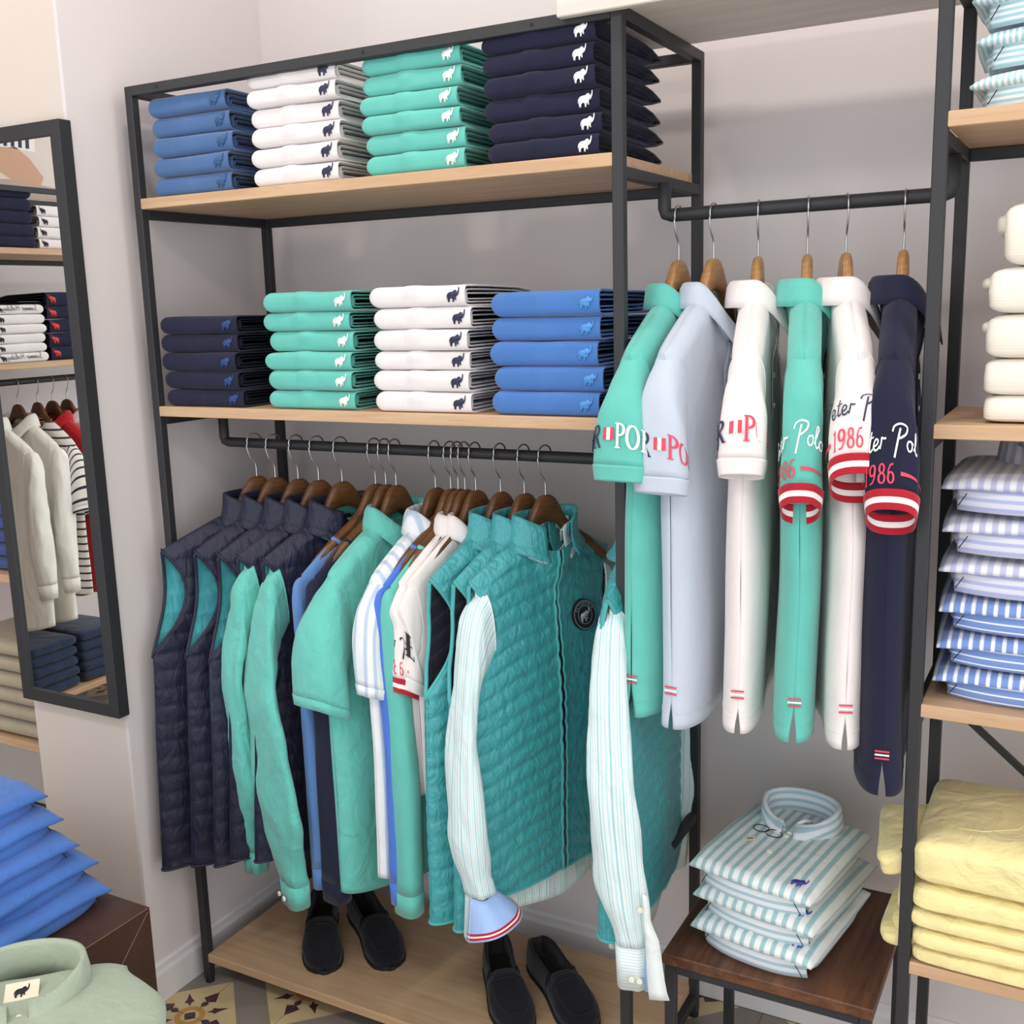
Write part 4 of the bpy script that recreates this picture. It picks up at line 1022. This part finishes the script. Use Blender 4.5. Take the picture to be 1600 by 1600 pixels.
for k, lb in enumerate(['bottom aqua striped folded shirt on the walnut side table', 'middle aqua striped folded shirt on the walnut side table', 'top aqua striped folded shirt with standing collar and price tag']):
    dress_fold(lb, GA_, (1.385+(-.004, .002, -.006)[k], .17+(.0, .004, .0)[k], .4206+k*.0605), radians((-9, -11, -10)[k]), .245, .29, .024, .044, GREENV, GREENH, k*2.7, T_IND, k == 2, k == 2)
GB_ = 'striped shirts on the narrow rack'
z = B3
for k in range(6):
    lv = k >= 3
    lb = '%s %s striped folded shirt in the tall shirt stack' % (('bottom', 'second lowest', 'third lowest', 'lowest', 'middle', 'top')[k], 'lavender and white' if lv else 'blue and white')
    dress_fold(lb, GB_, (1.788+rnd.uniform(-.004, .004), .165, z+.0006), radians(rnd.uniform(-2, 2)), .285, .27, .018, .036 if not lv else .040, LAVV if lv else BSV, LAVH if lv else BSH, k*1.9, None, k == 5, False)
    z += .058 if not lv else .066
GC_ = 'light aqua shirts on the top shelf of the narrow rack'
z = B1
for k in range(4):
    dress_fold('%s light aqua fine striped folded shirt high on the narrow rack' % ORD[4][k], GC_, (1.80, .165, z+.0006), radians((-1, 2, -2, 1)[k]), .28, .27, .018, .036, AQV, AQH, k*3.3+1, None, k == 3)
    z += .0575

# ------------------------------------------------------------------ black suede loafers
def loafer(label, loc, rz, flip=1):
    t = thing('loafer', label, 'shoe', loc, rz, 'black suede loafers on the bottom shelf')
    wl = [(0, .020), (.04, .030), (.15, .036), (.3, .036), (.42, .037), (.55, .042), (.72, .048), (.84, .045), (.93, .036), (.98, .020), (1, .004)]
    ht = [(0, .070), (.1, .070), (.3, .058), (.42, .056), (.5, .066), (.6, .062), (.72, .052), (.84, .044), (.93, .036), (.98, .026), (1, .014)]
    def ip(T, x):
        for q in range(len(T)-1):
            if x <= T[q+1][0]+1e-9: return lerp(T[q][1], T[q+1][1], sm(0, 1, 0)*0+(x-T[q][0])/(T[q+1][0]-T[q][0]))
        return T[-1][1]
    Ln = .285; st_ = [0, .01, .03, .06, .1, .15, .2, .25, .3, .35, .4, .44, .455, .46, .5, .54, .58, .62, .66, .7, .74, .78, .82, .86, .89, .92, .945, .965, .98, .992, 1]
    nq = 40; V = []; F = []; MI = []
    for k, x in enumerate(st_):
        w = ip(wl, x); h = ip(ht, x); y = Ln*(.5-x); cx = flip*.008*sin(pi*x)
        for q in range(nq+1):
            c = -1+2*q/nq; a = abs(c); sg = 1 if c >= 0 else -1
            if x < .458:
                th = .004; wi = max(.004, w-.007)
                if a > .5:                                   # outer wall, bulging
                    e = (1-a)/.5; px = w*(1+.10*sin(pi*e)-.10*e); pz = .008+(h-.008)*e
                elif a > .4: e = (.5-a)/.1; px = lerp(w*.9, wi*.9, e); pz = h+.002*sin(pi*e)
                elif a > .22: e = (.4-a)/.18; px = wi*(.9+.05*sin(pi*e)); pz = lerp(h, .018, e)
                else: px = wi*.9*(a/.22); pz = .018
                yy = y
                if k == 0 and a <= .5: pz = h; px = w*.9*(a/.5)
            else:
                ang = (1-a)*pi/2; px = w*cos(ang)**.62 if a < 1 else w; pz = .008+(h-.008)*sin(ang)**.72; yy = y
                px *= 1+.06*sin(pi*min(1, (1-a)/.5))
                ridge = max(0, 1-abs((a-.42)/.05))*.0016*sm(.5, .56, x); pz += ridge
                if x > .6: yy = y
            V.append((cx-sg*px, yy, pz))
    for k in range(len(st_)-1):
        for q in range(nq):
            i = k*(nq+1)+q; F.append((i, i+1, i+nq+2, i+nq+1)); a = abs(-1+2*(q+.5)/nq); MI.append(1 if (st_[k] < .45 and a < .24) else 0)
    F.append(tuple(range(nq, -1, -1))); MI.append(0)
    mk('upper', V, F, [SUEDE, INSOLE], t, MI)
    V = []; n = len(st_)
    out = [(flip*.008*sin(pi*x)+sg*(ip(wl, x)+.0025), Ln*(.5-x)+(.003 if x == 0 else (-.003 if x == 1 else 0))) for sg, rng in ((1, st_), (-1, st_[::-1])) for x in rng]
    m = len(out); V = [(x, y, 0.0) for x, y in out]+[(x, y, .010) for x, y in out]
    F = [(k, (k+1) % m, m+(k+1) % m, m+k) for k in range(m)]+[tuple(range(m-1, -1, -1)), tuple(range(m, 2*m))]
    mk('sole', V, F, SOLE, t, smooth=False)
    def surf(x, c, up=.0015):
        w = ip(wl, x); h = ip(ht, x); a = abs(c); ang = (1-a)*pi/2; sg = 1 if c >= 0 else -1
        return Vector((flip*.008*sin(pi*x)-sg*w*cos(ang)**.62*(1+.06*sin(pi*min(1, (1-a)/.5))), Ln*(.5-x), .008+(h-.008)*sin(ang)**.72+up))
    V, F, UV = grid(20, 4, lambda i, j: (surf(.535+.055*j/4, lerp(-.62, .62, i/20), .0028), (i, j))); mk('strap', V, F, SUEDE, t, solid=.003)
    tube('apron_seam', [surf(.5, -.46), surf(.6, -.45), surf(.72, -.43), surf(.82, -.40), surf(.89, -.30), surf(.915, -.12), surf(.92, 0), surf(.915, .12), surf(.89, .30), surf(.82, .40), surf(.72, .43), surf(.6, .45), surf(.5, .46)], .0016, SUEDE, t, 6)
    return t
loafer('black suede loafer, left of the pair nearer the pillar', (.245, .175, Z0+.0005), radians(38), -1)
loafer('black suede loafer, right of the pair nearer the pillar', (.352, .232, Z0+.0005), radians(53), 1)
loafer('black suede loafer, left of the pair nearer the walnut table', (.760, .185, Z0+.0005), radians(40), -1)
loafer('black suede loafer, right of the pair nearer the walnut table', (.872, .228, Z0+.0005), radians(50), 1)

# ------------------------------------------------------------------ foreground: blue linen stack and sage shirt
bl = [(.217, -.411), (.190, -.416), (.172, -.440), (.140, -.446), (.108, -.450)]
for k, (x, y) in enumerate(bl):
    dress_fold('%s bright blue linen folded shirt on the brown display box' % ORD[5][k], 'blue linen shirts on the brown box', (x-.15, y-.13, .5006+k*.0465), radians(90+(-2, 1, -1, 2, 0)[k]), .26, .30, .020, .034, LINEN_B, LINEN_B, k*2.2+.4, None, False, False, droop_=.012, bow=.004, nbtn=0)
sg = dress_fold('sage green linen folded shirt with open collar in the near corner', None, (.512, -.852, .5055), radians(45), .42, .34, .040, .045, LINEN_G, LINEN_G, 3.3, None, True, False, cs_=1.25, rback=.3, nbtn=1)
lbm = mk('neck_label', [Vector((-.028+x, .088+y, .083+.01*y/.03)) for x, y in ((0, 0), (.05, 0), (.05, .034), (0, .034))], [(0, 1, 2, 3)], LABELM, sg, smooth=False, solid=.001)
elephant('label_elephant', .022, lambda x, y: Vector((-.003+x, .105+y, .0895+y*.3)), T_BLACK, lbm)

# ------------------------------------------------------------------ cuffs of the striped shirts
def turned_cuff(g):
    """open double cuff: striped outside, sky blue inside with a red and white edge"""
    sl, R, mp = g.near; n = 26; rows = [0, .2, .4, .6, .8, .86, .90, .96, 1.0]
    def pos(ph, e, inn):
        p = R(ph, 1, 0); c = (R(0, 1)+R(pi, 1))/2; d = p-c; d.z = 0; d.normalize()
        ln = .085+.02*sin(-ph*.5); fl = .012*e+.034*e*sm(-.8, 1.6, ph)
        return p+d*(fl-.0025*inn)+Vector((.010*e, 0, -ln*e+.022*e*sm(-.4, 1.4, ph)))
    V = []; F = []; MI = []
    for e in rows:
        for i in range(n+1): V.append(pos(lerp(-pi*.95, .15, i/n), e, 0))
    for j in range(len(rows)-1):
        for i in range(n): F.append((j*(n+1)+i, (j+1)*(n+1)+i, (j+1)*(n+1)+i+1, j*(n+1)+i+1))
    UV = [(i/n*.13, e*.09) for e in rows for i in range(n+1)]
    mk('cuff_outside', V, F, FINES, sl, uv=UV, solid=.0015)
    V = []; F = []
    for e in rows:
        for i in range(n+1): V.append(pos(lerp(.0, pi*1.0, i/n), e, 0))
    for j in range(len(rows)-1):
        for i in range(n): F.append((j*(n+1)+i, (j+1)*(n+1)+i, (j+1)*(n+1)+i+1, j*(n+1)+i+1)); MI.append({4: 1, 5: 2, 6: 1}.get(j, 0))
    mk('cuff_lining', V, F, [SKYC, RED, RIBW], sl, MI, solid=.0015)
turned_cuff(s15)
def cuff_flap(g):
    sl, R, mp = g.near; V = []; F = []; n = 18
    for j in range(n+1):
        e = j/n
        for i, q in enumerate((1.0, 1.2, 1.4)):
            p = R(q, .80+.2*e, .085*sm(.7, 1, e)) if e < 1 else R(q, 1, .085)
            V.append(p+Vector((.002+.030*e*e*(i/2+.25), -.004-.006*e, -.006*e)))
    for j in range(n):
        for i in range(2): F.append((j*3+i, j*3+i+1, (j+1)*3+i+1, (j+1)*3+i))
    mk('cuff_flap', V, F, [FINES], sl, solid=.002)
    V2 = [v+Vector((-.012, .012, .004)) for v in V[n//2*3:]]; m = len(V2)//3
    mk('cuff_lining', V2, [(j*3+i, j*3+i+1, (j+1)*3+i+1, (j+1)*3+i) for j in range(m-1) for i in range(2)], [SKYC], sl, solid=.001)
cuff_flap(s16)

# ------------------------------------------------------------------ rack left of the mirror
z = B3
for k in range(5):
    soft('folded_trousers', '%s dark blue folded trousers on the rack left of the mirror' % ORD[5][k], 'trousers', 'dark blue trousers left of the mirror', (-.70, .17, z+.0005), 0, .26, .30, .038, DKBLUE, k*3.3, .15, .5, .003, 1, None, 'folded_leg'); z += .036
z = B4
for k in range(6):
    soft('folded_trousers', '%s khaki folded trousers on the rack left of the mirror' % ORD[6][k], 'trousers', 'khaki trousers left of the mirror', (-.68+.006*(k % 2), .165, z+.0005), 0, .34, .31, .047, KHAKI, k*2.1, .15, .5, .005, 1, None, 'folded_leg'); z += .044

# ------------------------------------------------------------------ rack on the left wall, seen in the mirror
RDX, RDY = -1.65, -1.95
rackD = rack('shelving_rack', 'black metal rack reflected in the mirror, with shelves and hanging shirts', 0, 1.35, .40, 2.1, [1.88, 1.465, .17])
rackD.location = (RDX, RDY, 0); rackD.rotation_euler = (0, 0, pi/2)
rail('hanging_rail', bent((.045, .2, 1.443), (.045, .2, 1.385), (1.305, .2, 1.385), (1.305, .2, 1.443)), rackD)
def dloc(x, y, z): return (RDX-y, RDY+x, z)
def dx(Y): return Y-RDY
RM = plain('thread_red', '#d23a3a', .7)
stack(5, dx(-1.24), 1.88, 'dark navy', 'on the upper shelf reflected in the mirror', NAVY, T_DKNV, .043, placket=False, emb=False, rz0=pi/2, loc_fn=dloc)
stack(4, dx(-1.475), 1.88, 'ivory', 'on the upper shelf reflected in the mirror', WHITE, T_BLACK, .040, rz0=pi/2, loc_fn=dloc)
stack(6, dx(-1.24), 1.465, 'white printed', 'on the lower shelf reflected in the mirror', WHITE, T_BLACK, .035, placket=False, rz0=pi/2, loc_fn=dloc, textset=(0, 5))
stack(5, dx(-1.475), 1.465, 'navy red-logo', 'on the lower shelf reflected in the mirror', NAVY, RM, .050, placket=False, rz0=pi/2, loc_fn=dloc, esize=.034)
for k, (lb, X) in enumerate([('left', -1.24), ('right', -1.475)]):
    z = .17
    for q in range(5):
        o = soft('folded_jeans', '%s dark jeans in the %s jeans pile reflected in the mirror' % (ORD[5][q], 'nearer' if k == 0 else 'farther'), 'jeans', 'jeans reflected in the mirror', dloc(dx(X), .16, z+.0005), pi/2, .22, .28, .044, DENIM, k*5+q*1.7, .15, .5, .004, 1, None, 'folded_leg'); z += .042
WD = 1.385+.0115-.0975
for k, (Y, kind) in enumerate([(-1.20, 'w'), (-1.33, 'w2'), (-1.42, 's'), (-1.49, 'r'), (-1.56, 'p')]):
    lc = (RDX-.2, Y, WD); rz = pi/2+radians(4*(k % 3)-4)
    nm = {'w': 'first white linen shirt', 'w2': 'second white linen shirt', 's': 'striped jersey', 'r': 'red polo', 'p': 'last white polo'}[kind]
    hanger('dark wooden hanger carrying the %s reflected in the mirror' % nm, lc, rz, HANGW, 'hangers reflected in the mirror', hook=.0975)
    if kind in 'w w2': shirt('%s hanging on the rack reflected in the mirror' % nm, (lc, rz), k+1.5, WSHIRT, 'shirts reflected in the mirror', False, True, L=.84, slv=dict(slen=.52, h1=.045))
    elif kind == 's': shirt('navy and cream striped jersey on the rack reflected in the mirror', (lc, rz), 5.5, NAVSTR, 'shirts reflected in the mirror', False, False, L=.76, t=.025, coll=False)
    else: make_polo('polo_shirt', '%s on the rack reflected in the mirror' % nm, lc, rz, 'shirts reflected in the mirror', REDS if kind == 'r' else WHITE, seed=k+.7, L=.78, t=.025, slits=False)
# poster on the left wall (a seated figure in a striped top, kept generic)
po = thing('wall_poster', 'poster of a seated figure in a striped top, reflected in the mirror', 'poster', (-2.149, -1.68, 2.12))
def pz(y, z, d): return Vector((d, y, z))
box('poster_board', 0, .006, -.19, .19, 0, .42, plain('poster_paper', '#dccfc4', .7), po, 0)
def pshape(n, pts, mat, d): V, F = poly_geo(pts, lambda x, y: pz(-x, y, d)); mk(n, V, F, mat, po, smooth=False)
pshape('printed_legs', [(-.10, .10), (-.02, .06), (.10, .05), (.12, .09), (.06, .16), (.0, .2), (-.1, .19), (-.15, .15)], plain('poster_skin', '#c99f84', .7), .0066)
pshape('printed_rug', [(-.18, .0), (.18, .0), (.18, .05), (-.05, .07), (-.18, .06)], plain('poster_rug', '#b7a299', .7), .0064)
for k in range(6):
    pshape('printed_stripe', [(-.13+.035*k, .2), (-.112+.035*k, .2), (-.10+.035*k, .34), (-.118+.035*k, .34)], T_NAVY, .0068)
pshape('printed_top', [(-.14, .2), (.09, .19), (.1, .34), (-.12, .35)], plain('poster_white', '#efe9e2', .7), .0066)
